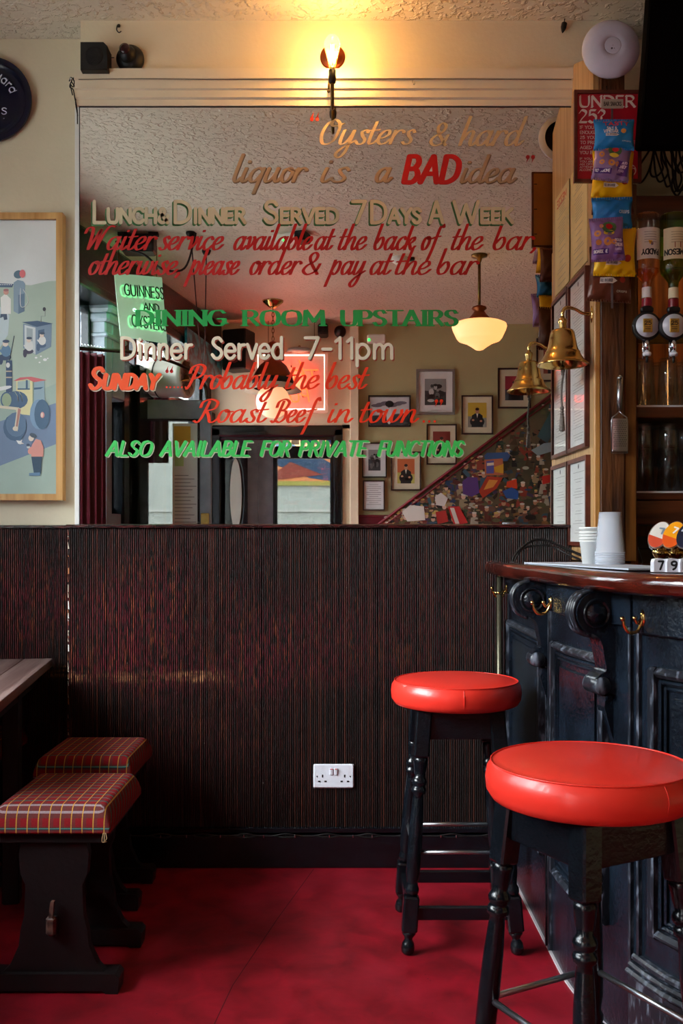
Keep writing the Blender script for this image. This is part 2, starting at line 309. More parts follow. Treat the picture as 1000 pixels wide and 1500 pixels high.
def flute_mat():
    m = bpy.data.materials.new('worn_black_varnish'); nt, N, L, P = nodes(m)
    tc = N.new('ShaderNodeTexCoord'); geo = N.new('ShaderNodeNewGeometry')
    def noise(sc, scale, det=4):
        mp = N.new('ShaderNodeMapping'); mp.inputs['Scale'].default_value = sc; L.new(geo.outputs['Position'], mp.inputs[0])
        n = N.new('ShaderNodeTexNoise'); n.inputs['Scale'].default_value = scale; n.inputs['Detail'].default_value = det; L.new(mp.outputs[0], n.inputs[0]); return n.outputs[0]
    def ramp(src, a, b, ca=(0, 0, 0), cb=(1, 1, 1)):
        r = N.new('ShaderNodeValToRGB'); r.color_ramp.elements[0].position = a; r.color_ramp.elements[1].position = b
        r.color_ramp.elements[0].color = (*ca, 1); r.color_ramp.elements[1].color = (*cb, 1); L.new(src, r.inputs[0]); return r.outputs[0]
    def mul(a, b, op='MULTIPLY'):
        x = N.new('ShaderNodeMath'); x.operation = op; x.use_clamp = True
        for i, q in enumerate((a, b)):
            if isinstance(q, (int, float)): x.inputs[i].default_value = q
            else: L.new(q, x.inputs[i])
        return x.outputs[0]
    def mix(f, a, b):
        x = N.new('ShaderNodeMix'); x.data_type = 'RGBA'; L.new(f, x.inputs[0])
        for i, q in ((6, a), (7, b)):
            if isinstance(q, tuple): x.inputs[i].default_value = (*q, 1)
            else: L.new(q, x.inputs[i])
        return x.outputs[2]
    crest = N.new('ShaderNodeSeparateXYZ'); L.new(geo.outputs['Normal'], crest.inputs[0])
    front = ramp(mul(crest.outputs['Y'], -1), .72, .97)          # the front of each reed rubs bare first
    per_reed = ramp(noise((120, 0, .35), 1, 2), .50, .72)
    big = ramp(noise((1, 1, 1), 2.6, 3), .34, .56)
    sp = N.new('ShaderNodeSeparateXYZ'); L.new(geo.outputs['Position'], sp.inputs[0])
    hb = N.new('ShaderNodeValToRGB'); L.new(mul(sp.outputs['Z'], .8), hb.inputs[0])   # rubbed band at chair-back height
    e = hb.color_ramp.elements; e[0].position = .1; e[0].color = (.10, .10, .10, 1); e[1].position = .55; e[1].color = (1, 1, 1, 1)
    for p_, v_ in ((.48, .25), (.80, .75), (.92, .35), (1.0, .25)):
        q = hb.color_ramp.elements.new(p_); q.color = (v_, v_, v_, 1)
    xb = N.new('ShaderNodeMapRange'); L.new(sp.outputs['X'], xb.inputs[0]); xb.inputs[1].default_value = -1.0; xb.inputs[2].default_value = .2; xb.inputs[3].default_value = 1.0; xb.inputs[4].default_value = .30
    rub = mul(mul(big, hb.outputs[0]), xb.outputs[0])
    fleck = ramp(noise((150, 0, 26), 1, 3), .42, .56)
    red = mul(mul(rub, fleck), mul(front, 1.0))
    low = mul(mul(per_reed, front), .42)
    brown = mix(noise((60, 0, 3), 1), lin('070606'), lin('150B09'))
    c = mix(low, brown, lin('8A4632'))
    c = mix(mul(red, 1.0), c, mix(ramp(noise((40, 0, 7), 1), .52, .66), lin('7A2030'), lin('B05836')))
    # a long scrape of bare wood where the chair backs hit
    zz = mul(sp.outputs['Z'], .682, 'SUBTRACT'); zz2 = N.new('ShaderNodeMath'); zz2.operation = 'ABSOLUTE'; q_ = N.new('ShaderNodeMath'); q_.operation = 'SUBTRACT'; L.new(sp.outputs['Z'], q_.inputs[0]); q_.inputs[1].default_value = .690; L.new(q_.outputs[0], zz2.inputs[0])
    band = ramp(mul(zz2.outputs[0], 10), .10, .26, (1, 1, 1), (0, 0, 0))
    xr = N.new('ShaderNodeMapRange'); L.new(sp.outputs['X'], xr.inputs[0]); xr.inputs[1].default_value = -.42; xr.inputs[2].default_value = -.34; xr.inputs[3].default_value = 1.0; xr.inputs[4].default_value = 0
    scr = mul(mul(band, ramp(noise((9, 0, 60), 1, 3), .40, .58)), mul(xr.outputs[0], mul(front, ramp(noise((140, 0, 30), 1, 2), .42, .62))))
    c = mix(mul(scr, ramp(noise((7, 0, 9), 1, 3), .36, .60)), c, lin('D79A6A'))
    chip = ramp(noise((170, 0, 90), 1, 1), .79, .83)
    c = mix(mul(chip, front), c, lin('C9BDB0'))
    L.new(c, P.inputs['Base Color']); P.inputs['Roughness'].default_value = .45; P.inputs['Specular IOR Level'].default_value = .35
    b = N.new('ShaderNodeBump'); b.inputs['Strength'].default_value = .3; b.inputs['Distance'].default_value = .001
    L.new(fleck, b.inputs['Height']); L.new(b.outputs[0], P.inputs['Normal'])
    return m
def tartan_mat():
    m = bpy.data.materials.new('red_tartan'); nt, N, L, P = nodes(m)
    tc = N.new('ShaderNodeTexCoord'); sp = N.new('ShaderNodeSeparateXYZ'); L.new(tc.outputs['Object'], sp.inputs[0])
    def M2(op, a, b=None):
        x = N.new('ShaderNodeMath'); x.operation = op
        for i, q in enumerate((a, b)):
            if q is None: continue
            if isinstance(q, (int, float)): x.inputs[i].default_value = q
            else: L.new(q, x.inputs[i])
        return x.outputs[0]
    def stripe(co, period, off, width):
        v = M2('ADD', M2('MULTIPLY', co, 1 / period), off); fr = M2('FRACT', v)
        return M2('LESS_THAN', fr, width / period)
    def mix(f, a, b):
        x = N.new('ShaderNodeMix'); x.data_type = 'RGBA'; L.new(f, x.inputs[0])
        for i, q in ((6, a), (7, b)):
            if isinstance(q, tuple): x.inputs[i].default_value = (*q, 1)
            else: L.new(q, x.inputs[i])
        return x.outputs[2]
    yz = M2('SUBTRACT', sp.outputs['Y'], sp.outputs['Z'])
    n = N.new('ShaderNodeTexNoise'); n.inputs['Scale'].default_value = 300; L.new(tc.outputs['Object'], n.inputs[0])
    c = mix(stripe(yz, .030, .2, .012), lin('8E1A22'), lin('6A3230'))
    c = mix(M2('MULTIPLY', stripe(sp.outputs['X'], .0285, .1, .012), .55), c, lin('5C3A38'))
    c = mix(M2('MULTIPLY', stripe(yz, .030, .1, .0022), .75), c, lin('A89AA0'))
    c = mix(stripe(yz, .060, .55, .0035), c, lin('4E8F86'))
    c = mix(stripe(yz, .060, .50, .002), c, lin('1E2A3A'))
    c = mix(M2('MULTIPLY', stripe(sp.outputs['X'], .0285, .1, .0027), .9), c, lin('D09A40'))
    c2 = mix(M2('MULTIPLY', n.outputs[0], .5), c, lin('3A1010'))
    L.new(c2, P.inputs['Base Color']); P.inputs['Roughness'].default_value = .9; P.inputs['Specular IOR Level'].default_value = .15
    return m
def floor_mat():
    m = bpy.data.materials.new('red_linoleum'); nt, N, L, P = nodes(m)
    tc = N.new('ShaderNodeTexCoord')
    def noise(scale, det=6, st=(1, 1, 1), ds=0):
        mp = N.new('ShaderNodeMapping'); mp.inputs['Scale'].default_value = st; L.new(tc.outputs['Object'], mp.inputs[0])
        n = N.new('ShaderNodeTexNoise'); n.inputs['Scale'].default_value = scale; n.inputs['Detail'].default_value = det; n.inputs['Distortion'].default_value = ds
        L.new(mp.outputs[0], n.inputs[0]); return n.outputs[0]
    r = N.new('ShaderNodeValToRGB'); L.new(noise(9, 9, ds=.6), r.inputs[0])
    e = r.color_ramp.elements; e[0].position = .32; e[0].color = (*lin('6A0814'), 1); e[1].position = .72; e[1].color = (*lin('981224'), 1)
    r2 = N.new('ShaderNodeValToRGB'); L.new(noise(2.2, 5), r2.inputs[0]); r2.color_ramp.elements[0].position = .5; r2.color_ramp.elements[1].position = .8
    x = N.new('ShaderNodeMix'); x.data_type = 'RGBA'; L.new(r2.outputs[0], x.inputs[0]); L.new(r.outputs[0], x.inputs[6]); x.inputs[7].default_value = (*lin('962030'), 1)
    v = N.new('ShaderNodeTexVoronoi'); v.inputs['Scale'].default_value = 22; L.new(tc.outputs['Object'], v.inputs[0])
    rv = N.new('ShaderNodeValToRGB'); rv.color_ramp.elements[0].position = .035; rv.color_ramp.elements[1].position = .05; rv.color_ramp.elements[0].color = (1, 1, 1, 1); rv.color_ramp.elements[1].color = (0, 0, 0, 1)
    L.new(v.outputs['Distance'], rv.inputs[0])
    y = N.new('ShaderNodeMix'); y.data_type = 'RGBA'; L.new(rv.outputs[0], y.inputs[0]); L.new(x.outputs[2], y.inputs[6]); y.inputs[7].default_value = (*lin('5A1018'), 1)
    L.new(y.outputs[2], P.inputs['Base Color'])
    rr = N.new('ShaderNodeMapRange'); L.new(noise(14, 8), rr.inputs[0]); rr.inputs[3].default_value = .34; rr.inputs[4].default_value = .52
    L.new(rr.outputs[0], P.inputs['Roughness']); P.inputs['Specular IOR Level'].default_value = .4
    b = N.new('ShaderNodeBump'); b.inputs['Strength'].default_value = .12; b.inputs['Distance'].default_value = .002
    L.new(noise(60, 6), b.inputs['Height']); L.new(b.outputs[0], P.inputs['Normal'])
    return m
M_CEIL = ceiling_mat(); M_FLUTE = flute_mat(); M_TARTAN = tartan_mat(); M_FLOOR = floor_mat()
M_CREAM = mat('cream_plaster', 'DDD0B4', .6, var=.05, vs=3, bump=.25, bs=60)
M_TRIM = mat('cream_gloss_paint', 'E0D2B8', .35, var=.04, bump=.15, bs=50)
M_BACKW = mat('olive_cream_wall', 'B8AD80', .6, var=.05, vs=2)
M_BLACK = mat('black_gloss_paint', '0C1016', .22, var=.3, vs=20, bump=.35, bs=55, c0=.4, c1=.7)
M_BARBLK = mat('chipped_black_paint', '0B1119', .26, col2='17212D', vs=9, bump=.6, bs=80, c0=.35, c1=.7)
M_WORN_SHEEN = mat('rubbed_sheen_black_paint', '1A1E26', .35, col2='6A7280', vs=70, stretch=(1, 1, .3), c0=.52, c1=.72, bump=.3)  # rubbed paint, with bluish gloss highlights painted into the paler streaks
M_MATT = mat('black_plastic', '08080A', .5, var=.2)
M_DARKW = mat('near_black_stained_wood', '0C0709', .45, col2='160E10', vs=12, bump=.3, bs=60)
M_CAP = mat('oxblood_varnish', '1B0B0C', .25, col2='5A2020', vs=25, stretch=(1, 1, 4), bump=.3, c0=.45, c1=.75)
M_MAHOG = mat('mahogany_gloss', '260B07', .16, col2='501A10', vs=7, stretch=(1, 1, 3), bump=.35, bs=25, coat=.6)
M_OAK = wood('pale_oak', '8F6437', 'B98E5A', .45)
M_OAKL = wood('light_varnished_oak', 'A87E4E', 'CDA878', .4)
M_POST = wood('dark_oak_post', '2A140A', '5E3719', .45, grain=(1, 1, .1), vs=55, bump=.8)
M_POST2 = wood('brown_veneer', '4A2A0C', '6E4215', .4)
M_SHELF = wood('shelf_wood', '38190C', '5A2C14', .35, grain=(.06, 1, 1))
M_PINE = wood('golden_pine', 'B07A3C', 'D9A765', .4, vs=25)
M_TABLE = wood('worn_table_top', '5A4440', '8D7570', .33, grain=(1, .05, 1), vs=30, bump=.3)
M_MIRROR = mat('silvered_mirror', (.90, .90, .88), .0, 1, var=0)
M_BRASS = mat('polished_brass', 'D2B06C', .16, 1, var=.12, vs=14)
M_BRASSD = mat('aged_brass', '6E5A30', .3, 1, var=.2, vs=30)
M_CHROME = mat('chrome', 'D0D4D8', .12, 1, var=.03)
M_STEEL = mat('brushed_steel', 'A8ACB2', .32, 1, var=.08)
M_COPPER = mat('copper_fitting', '8A4A2C', .35, 1, var=.2)
M_RED = mat('red_vinyl', 'E43428', .33, var=.05, vs=4, bump=.3, bs=10, coat=.15)
M_WHITE = mat('white_plastic', 'DDE0EA', .3, var=.02)
M_WPAINT = mat('white_paint', 'E8E6E0', .5, var=.03)
M_GREY = mat('blue_grey_gloss_paint', '8893A0', .3, var=.12, vs=10, bump=.2)
M_CURT = mat('claret_velvet', '6E0A26', .8, var=.15, sheen=.5)
M_GLASS = mat('clear_glass', (1, 1, 1), .0, var=0, trans=1, ior=1.45)
M_PAPER = mat('white_paper', 'E4E6E4', .7, var=.03)
M_MAROON = mat('maroon_dado_paint', '6E1022', .5)
def flat(c, rough=.6, **k):
    return mat('paint_' + c.lower(), c, rough, var=.05, **k)
def pane_mat(name='window_glass', col=(.93, .96, .97), rough=.02, f0=.04, gain=.85):
    m = bpy.data.materials.new(name); nt, N, L, P = nodes(m); N.remove(P)
    o = [n for n in N if n.type == 'OUTPUT_MATERIAL'][0]
    tr = N.new('ShaderNodeBsdfTransparent'); gl = N.new('ShaderNodeBsdfGlossy'); gl.inputs['Roughness'].default_value = rough
    tr.inputs[0].default_value = (*col, 1)
    lw = N.new('ShaderNodeLayerWeight'); pw = N.new('ShaderNodeMath'); pw.operation = 'POWER'; L.new(lw.outputs['Facing'], pw.inputs[0]); pw.inputs[1].default_value = 5
    lw.inputs[0].default_value = .5
    ma = N.new('ShaderNodeMath'); ma.operation = 'MULTIPLY_ADD'; L.new(pw.outputs[0], ma.inputs[0]); ma.inputs[1].default_value = gain; ma.inputs[2].default_value = f0; ma.use_clamp = True
    mx = N.new('ShaderNodeMixShader')
    L.new(ma.outputs[0], mx.inputs[0]); L.new(tr.outputs[0], mx.inputs[1]); L.new(gl.outputs[0], mx.inputs[2]); L.new(mx.outputs[0], o.inputs[0]); return m
M_PANE = pane_mat(); M_PANE2 = pane_mat('dimming_glass', (.40, .42, .43)); M_PANE3 = pane_mat('picture_glass', (.97, .97, .97), .02, .01, .25)  # second pane's dark tint is added to dim the bright street behind the doors
def thin(name, col, rough=.02, edge=.5): return pane_mat(name, col, rough, .05, .9)
def tinted(name, col, fr_=.06):
    m = bpy.data.materials.new(name); nt, N, L, P = nodes(m)
    P.inputs['Base Color'].default_value = (*lin(col), 1); P.inputs['Transmission Weight'].default_value = .0
    P.inputs['Roughness'].default_value = .08; P.inputs['Alpha'].default_value = fr_; return m

# ---------------------------------------------------------------- the room
CEIL = 3.09
def struct(o): o['kind'] = 'structure'; return o
struct(MB(M_FLOOR).box(-2.6, -6.2, -.05, 3.4, .3, 0).build('floor'))
struct(MB(M_CEIL).box(-2.6, -6.2, CEIL, 3.4, .3, CEIL + .1).build('ceiling'))
MB(mat('floor_joint', '3A0810', .6))._add([(x + k, y, .0004 + .0 * k) for y, x in ((-.05, -.10), (-.5, -.20), (-.95, -.29), (-1.6, -.36)) for k in (-.0012, .0012)], [(0, 1, 3, 2), (2, 3, 5, 4), (4, 5, 7, 6)]).build('floor_seam', None, bpy.data.objects['floor'])
wb = struct(MB(M_CREAM).box(-.955, 0, 0, 1.0, .13, CEIL).box(-2.4, .13, 0, 3.3, .25, CEIL).build('wall_back'))
struct(MB(M_BACKW).box(3.2, -5.1, 0, 3.3, .25, CEIL).build('wall_right'))
# reeded boards of the dado
def reeds(w, h, n, name='reeded_board'):
    b = MB(M_FLUTE); p = w / n; prof = []
    for i in range(n):
        for k, a in enumerate((0, 30, 70, 110, 150)):
            prof.append((i * p + p / 2 - (p * .46) * cos(R(a)), -.0034 * sin(R(a)) - (0 if a else -.0008)))
        prof.append((i * p + p / 2 + p * .46, .0008))
    m = len(prof)
    v = [(x, y, z) for z in (0, h) for x, y in prof]
    b._add(v, [(i, i + 1, m + i + 1, m + i) for i in range(m - 1)])
    b.box(0, .001, 0, w, .018, h)
    return b
BW = 1.83 / 13
first = None
for k in range(13):
    loc = (-.9925 + k * BW, -.024 + random.Random(k).uniform(0, .0008), .145)
    if first is None: first = reeds(BW - .0012, 1.083, 18).build('reeded_board', None, wb, loc=loc); o = first
    else: o = first.copy(); SC.collection.objects.link(o); o.location = loc
for k in range(9):
    o = first.copy(); SC.collection.objects.link(o); o.location = (-.9925 - .02 - (k + 1) * BW, .108, .145)
MB(M_DARKW).box(-.9925, -.006, .145, .8375, .0, 1.228).box(-.9925, -.022, .0, -.957, .13, 1.228).build('dado_backing', None, wb)
# rubbed outer corner of the dado
b = MB(); rn = random.Random(4)
z = .45
while z < 1.22:
    h = rn.uniform(.004, .03); b.m = [flat('D8C8B0'), flat('C07A4A'), flat('E8E4DC'), M_FLUTE, flat('7A3A28')][rn.choice([0, 0, 1, 2, 3, 3, 4])]
    w = rn.uniform(.0015, .005); b._add([(-.9935, -.0275, z), (-.9935 + w, -.0282, z), (-.9935 + w * rn.random(), -.0282, z + h), (-.9935, -.0275, z + h)], [(0, 1, 2, 3)]); z += h * rn.uniform(.8, 1.5)
b.build('chipped_edge', None, wb)
def rail(b, x0, x1, y, z0, z1, out): b.prism([(y, z0), (y - out * .6, z0 + .002), (y - out, z0 + (z1 - z0) * .35), (y - out, z1 - .003), (y - out * .7, z1), (y, z1)], x0, x1, ax='x')
b = MB(M_CAP); rail(b, -1.0, .8375, -.001, 1.226, 1.244, .036); b.build('dado_rail', None, wb)
b = MB(M_CAP); rail(b, -2.3, -1.0, .13, 1.226, 1.244, .036); b.build('dado_rail', None, wb)
# skirting, its moulding and the cable clipped along it
bb = MB(M_BLACK).box(-.995, -.042, 0, .62, -.001, .118, .003); rail(bb, -.995, .62, -.001, .118, .145, .036)
struct(bb.build('baseboard_back'))
bb = MB(M_BLACK).box(-2.3, .09, 0, -1.0, .129, .118, .003); rail(bb, -2.3, -1.0, .129, .118, .145, .036)
struct(bb.build('baseboard_back_left'))
cb = thing('skirting_cable', 'thin black cables clipped along the top of the black skirting board', 'cable', (0, -.04, .12))
pts = [(-.95 + i * .05, 0 if i % 3 else -.003, .009 * (i % 3 == 0) - .004) for i in range(31)]
MB(M_MATT).tube(pts, .0028, 6, curve=True, seg=3).build('cable', None, cb)
MB(M_MATT).tube([(p[0], p[1], p[2] * -.6 - .006) for p in pts], .0022, 6, curve=True, seg=3).build('cable', None, cb)
clip = None
for i in range(16):
    if clip is None: clip = MB(M_CHROME).box(-.0018, -.0052, -.0055, .0018, -.001, .0055, .001).build('cable_clip', None, cb); clip.location = (-.86 + .1 * i, -.001, -.004)
    else: c = clip.copy(); SC.collection.objects.link(c); c.location = (-.86 + .1 * i + rn.uniform(-.03, .03), -.001, -.004)
# the painted architrave over the mirror
b = MB(M_TRIM)
b.prism([(0, 2.770), (-.018, 2.770), (-.018, 2.792), (-.026, 2.797), (-.026, 2.822), (-.034, 2.826), (-.034, 2.853), (-.045, 2.857), (-.045, 2.893), (-.012, 2.897), (0, 2.897)], -.967, .842, ax='x')
struct(b.build('trim_1'))
b = MB(M_WPAINT).box(-.975, -.006, 1.244, -.957, .13, 2.77, .002); struct(b.build('trim_2'))

# ---- frontage on the left (windows to the street), running away from the mirror wall
FA, FD, FN = Vector((-2.14, .13, 0)), Vector((.1924, -.9813, 0)), Vector((.9813, .1924, 0))
FROT = atan2(FD.y, FD.x)
wl = MB(M_GREY)     # local frame: x along the frontage, y towards the street is -y after rotation
def seg(b, s0, s1, z0, z1, n0=-.16, n1=0.0, c=0):
    b.box(s0, n0, z0, s1, n1, z1, c)
wl.m = M_BLACK
seg(wl, 0, 5.17, 2.75, CEIL, -.16, .10, .02); seg(wl, 0, 5.17, 2.70, 2.76, -.10, .14, .01)
seg(wl, 0, .8, 0, 2.75); seg(wl, .8, 2.9, 0, 1.15)
wl.m = M_GREY
seg(wl, 2.9, 3.0, 0, 2.7, -.16, .06, .01); seg(wl, 3.0, 3.2, 2.12, 2.7, -.16, .06, .01); seg(wl, 3.0, 3.2, 0, 1.36, -.16, .03)
seg(wl, 2.88, 3.22, 2.60, 2.66, -.16, .09, .015); seg(wl, 2.87, 3.23, 2.66, 2.75, -.16, .11, .02); seg(wl, 2.89, 3.21, 2.50, 2.53, -.16, .075, .008)
wl.m = M_BLACK
seg(wl, 3.2, 3.3, 0, 2.7, -.16, .05, .01); seg(wl, 3.3, 3.44, 0, 2.42, -.16, .02, .01); seg(wl, 3.44, 3.6, 0, 2.42, -.16, .06, .012)
seg(wl, 3.6, 5.17, 2.21, 2.30, -.14, .04, .01); seg(wl, 5.02, 5.17, 0, 2.75)
wl_o = struct(wl.build('wall_left'))
# after rotating by FROT the local +y axis is FN only when mirrored, so flip y
wl_o.matrix_world = Matrix(((FD.x, FN.x, 0, FA.x), (FD.y, FN.y, 0, FA.y), (0, 0, 1, 0), (0, 0, 0, 1)))
FM = wl_o.matrix_world.copy()
for i, (s0, s1, z0, z1, bars) in enumerate(((.8, 2.9, 1.15, 2.7, (1.5, 2.2)), (3.0, 3.2, 1.36, 2.12, ()), (3.6, 5.02, 2.30, 2.70, (4.3,)))):
    b = MB(M_BLACK)
    for a in ((s0, z0, s0 + .035, z1), (s1 - .035, z0, s1, z1), (s0, z0, s1, z0 + .04), (s0, z1 - .04, s1, z1)): b.box(a[0], -.10, a[1], a[2], -.04, a[3], .006)
    for q in bars: b.box(q - .02, -.1, z0, q + .02, -.04, z1, .006)
    w_ = struct(b.build('window_%d' % (i + 1))); w_.matrix_world = FM
    g = MB(M_PANE).box(s0 + .02, -.075, z0 + .02, s1 - .02, -.069, z1 - .02).build('pane', None, w_)
def FW(s, n, z): return FM @ Vector((s, n, z))
# ---- wall behind the camera
YB = -4.94
wf = MB(M_CREAM)
wf.box(-1.3, YB - .2, 2.167, .12, YB, CEIL); wf.box(0.0, YB - .2, 0, .08, YB, 2.2); wf.box(-1.3, YB - .2, 0, -1.146, YB, CEIL)
wf.m = M_TRIM; wf.box(.075, YB - .2, 0, .15, YB + .06, CEIL, .004)
wf.m = M_BACKW; wf.box(.14, YB - .2, 0, 3.3, YB - .02, CEIL)
wf_o = struct(wf.build('wall_front'))
struct(MB(M_MAROON).box(.15, YB - .03, 0, .62, YB - .008, 1.40).box(.15, YB - .03, 1.385, .62, YB, 1.405, .004).build('wall_dado_front'))
# porch and street door behind the camera
b = MB(M_BLACK)
for a in ((-1.14, 0, -1.06, 2.167), (-.07, 0, .01, 2.167), (-1.14, 2.09, .01, 2.19)): b.box(a[0], YB - .05, a[1], a[2], YB + .04, a[3], .012)
b.box(-.095, YB - .03, 0, -.07, YB + .02, 2.09, .006); b.box(-1.06, YB - .03, 2.065, -.07, YB + .02, 2.09, .006)
d1 = struct(b.build('door_1'))
MB(M_BLACK).box(-.93, YB + .04, 2.095, -.66, YB + .075, 2.13, .006).box(-.70, YB + .05, 2.10, -.50, YB + .062, 2.112, .003).build('door_closer', None, d1, 'black metal door closer arm')
b = MB(M_CREAM).box(-1.3, -6.0, 0, -1.16, YB - .2, 2.6).box(.02, -6.0, 0, .14, YB - .2, 2.6); b.m = M_WPAINT; b.box(-1.3, -6.0, 2.35, .14, YB - .2, 2.45)
struct(b.build('wall_porch'))
b = MB(M_GREY)
YP = DW - 9.3
for a in ((-1.16, 0, -.965, 2.4), (-.97, 0, -.80, 2.4), (-.81, 0, -.64, 2.4), (-.085, 0, .03, 2.4), (-1.16, 2.3, .03, 2.42)): b.box(a[0], YP - .05, a[1], a[2], YP + .03, a[3], .01)
b.m = M_BLACK
for a in ((-.66, 0, -.62, 2.0), (-.64, 1.97, -.08, 2.09), (-.64, 0, -.08, .5), (-.11, 0, -.085, 2.0)): b.box(a[0], YP - .03, a[1], a[2], YP + .05, a[3], .008)
d2 = struct(b.build('door_2'))
MB(M_PANE2).box(-.62, YP - .01, .5, -.11, YP - .004, 1.97).build('pane', None, d2)
MB(M_PANE).box(-.64, YP - .01, 2.09, -.09, YP - .004, 2.3).build('pane', None, d2)
b = MB(); rn = random.Random(3)
x = -.63
while x < -.12: w = rn.uniform(.05, .11); b.m = flat(rn.choice(['4060A0', 'D8D8E0', 'E0A8B0', '3060C0', 'E8E0C0'])); b.box(x, YP + .0, 2.11, x + w, YP + .004, 2.16); x += w + .01
b.build('window_sticker', None, d2)
# oval-glazed leaf folded back in the porch
lf = thing('porch_door', 'black porch door folded back with an oval frosted window', 'door', (-1.05, YB - .06, 0), atan2(-.62, .13))
b = MB(M_BLACK); n = 40
ov = [(.33 + .215 * cos(2 * pi * i / n), 1.60 + .36 * sin(2 * pi * i / n)) for i in range(n)]
b.box(0, -.02, 0, .11, .02, 2.05).box(.55, -.02, 0, .66, .02, 2.05).box(.11, -.02, 0, .55, .02, 1.22).box(.11, -.02, 1.98, .55, .02, 2.05)
for i in range(n):          # plate around the oval
    a, c = ov[i], ov[(i + 1) % n]
    def out(p): dx, dz = p[0] - .33, p[1] - 1.60; k = min(.22 / max(abs(dx), 1e-6), .38 / max(abs(dz), 1e-6)); return (.33 + dx * k, 1.60 + dz * k)
    A_, C_ = out(a), out(c)
    for yy in (.02, -.02): b._add([(a[0], yy, a[1]), (c[0], yy, c[1]), (C_[0], yy, C_[1]), (A_[0], yy, A_[1])], [(0, 1, 2, 3)])
b.build('door_panel', None, lf)
MB(M_BLACK).tube([(x, 0, z) for x, z in ov], .026, 8, closed=True).build('oval_frame', None, lf)
M_FROST = mat('frosted_glass', 'EAF4F6', .35, var=.02)
MB(M_FROST).prism(ov, -.006, .006).build('frosted_pane', None, lf)

# ---- street outside
b = MB(mat('pale_paving', 'B4B0A8', .8)).box(-40, -40, -.12, 20, 20, -.08); st = b.build('ground'); st['kind'] = 'structure'
BX = -11.5
bd = thing('street_building', 'white rendered terrace with red shopfront across the street', 'building', (BX, -9, 0))
MB(flat('B8B6B0')).box(-3, -14, -.1, 0, 14, 4.3).build('wall', None, bd)
MB(flat('4A4A50')).box(-3.2, -14.2, 4.3, .2, 14.2, 4.5).build('roof', None, bd)
b = MB(flat('8E2434'))
for y in [(-8 + 1.7 * i) for i in range(9)]: b.box(0, y - .10, 0, .10, y + .10, 2.5)
b.box(0, -8.1, 2.4, .16, 5.7, 3.0).box(0, -8.1, 0, .1, 5.7, .5); b.build('shopfront', None, bd)
win = MB(flat('A4ACB2', .15)).box(0, -.65, .55, .05, .65, 2.35).build('shop_window', None, bd); win.location = (0, -7.15, 0)
for i in range(1, 8): c = win.copy(); SC.collection.objects.link(c); c.location = (0, -7.15 + 1.7 * i, 0)
w2 = MB(flat('2E3A44', .15)).box(0, -.45, 0, .05, .45, .8); w2.m = M_WPAINT; w2.box(0, -.55, -.1, .08, .55, 0).box(0, -.03, 0, .07, .03, .8).box(0, -.45, .38, .07, .45, .42)
w2 = w2.build('sash_window', None, bd); w2.location = (0, -7, 3.2)
for i in range(1, 6): c = w2.copy(); SC.collection.objects.link(c); c.location = (0, -7 + 2.6 * i, 3.2)
bd2 = thing('corner_building', 'pale painted house wall seen through the street door', 'building', (0, -11.5, 0))
MB(flat('A8A89C')).box(-7, -2, -.1, 5, 0, 6).build('wall', None, bd2); MB(flat('5A4A54')).box(-7, 0, 0, 5, .12, .75).build('plinth', None, bd2)
MB(flat('B8B4A8')).box(-7, 0, 1.62, 5, .03, 1.66).build('string_course', None, bd2)
b = MB(flat('D8804A')).box(-1.5, 0, 2.05, .2, .03, 2.75); b.m = flat('2A4058'); b.prism([(-1.4, 2.5), (-.9, 2.75), (-.2, 2.4), (.2, 2.05), (-.5, 2.15)], .03, .035); b.m = flat('9A9040'); b.box(-1.5, .03, 2.03, .2, .04, 2.1)
b.m = flat('8A3826'); b.prism([(-1.2, 2.1), (-.8, 2.4), (-.3, 2.2)], .036, .04)
tag(b.build('street_poster'), 'orange and blue poster on the pale wall outside the street door', 'poster').location = (0, -11.5, 0)

# ---------------------------------------------------------------- the mirror and its painted lettering
mir = thing('wall_mirror', 'large wall mirror with hand painted red, green and cream bar lettering', 'mirror', (0, 0, 0))
MB(M_MIRROR).box(-.955, -.012, 1.2455, .8375, -.004, 2.769).build('mirror_glass', None, mir)
MB(M_MATT).box(-.956, -.0135, 2.766, .8375, -.003, 2.7695).box(-.957, -.0135, 1.245, -.9545, -.003, 2.7695).build('edge_strip', None, mir)
PAINT_Y = -.0128
def TM(dy=0): return lambda x, y: ((x - 500) / 400.0, PAINT_Y - dy, EYE + (790 + y) / 400.0)   # x, -y in photo pixels
C_TAN = flat('C6AC82', .45); C_TAN2 = flat('B09474', .45); C_RED = flat('B81414', .4); C_RED2 = flat('E03414', .4); C_ORG = flat('E8501E', .4)
C_GRN = flat('1E9A48', .4); C_GRN2 = flat('3DBE58', .4); C_GRN3 = flat('4C8A54', .45); C_CRM = flat('E2D8BE', .4); C_SH = flat('A8402A', .45); C_PALE = flat('E8E8C8', .4)
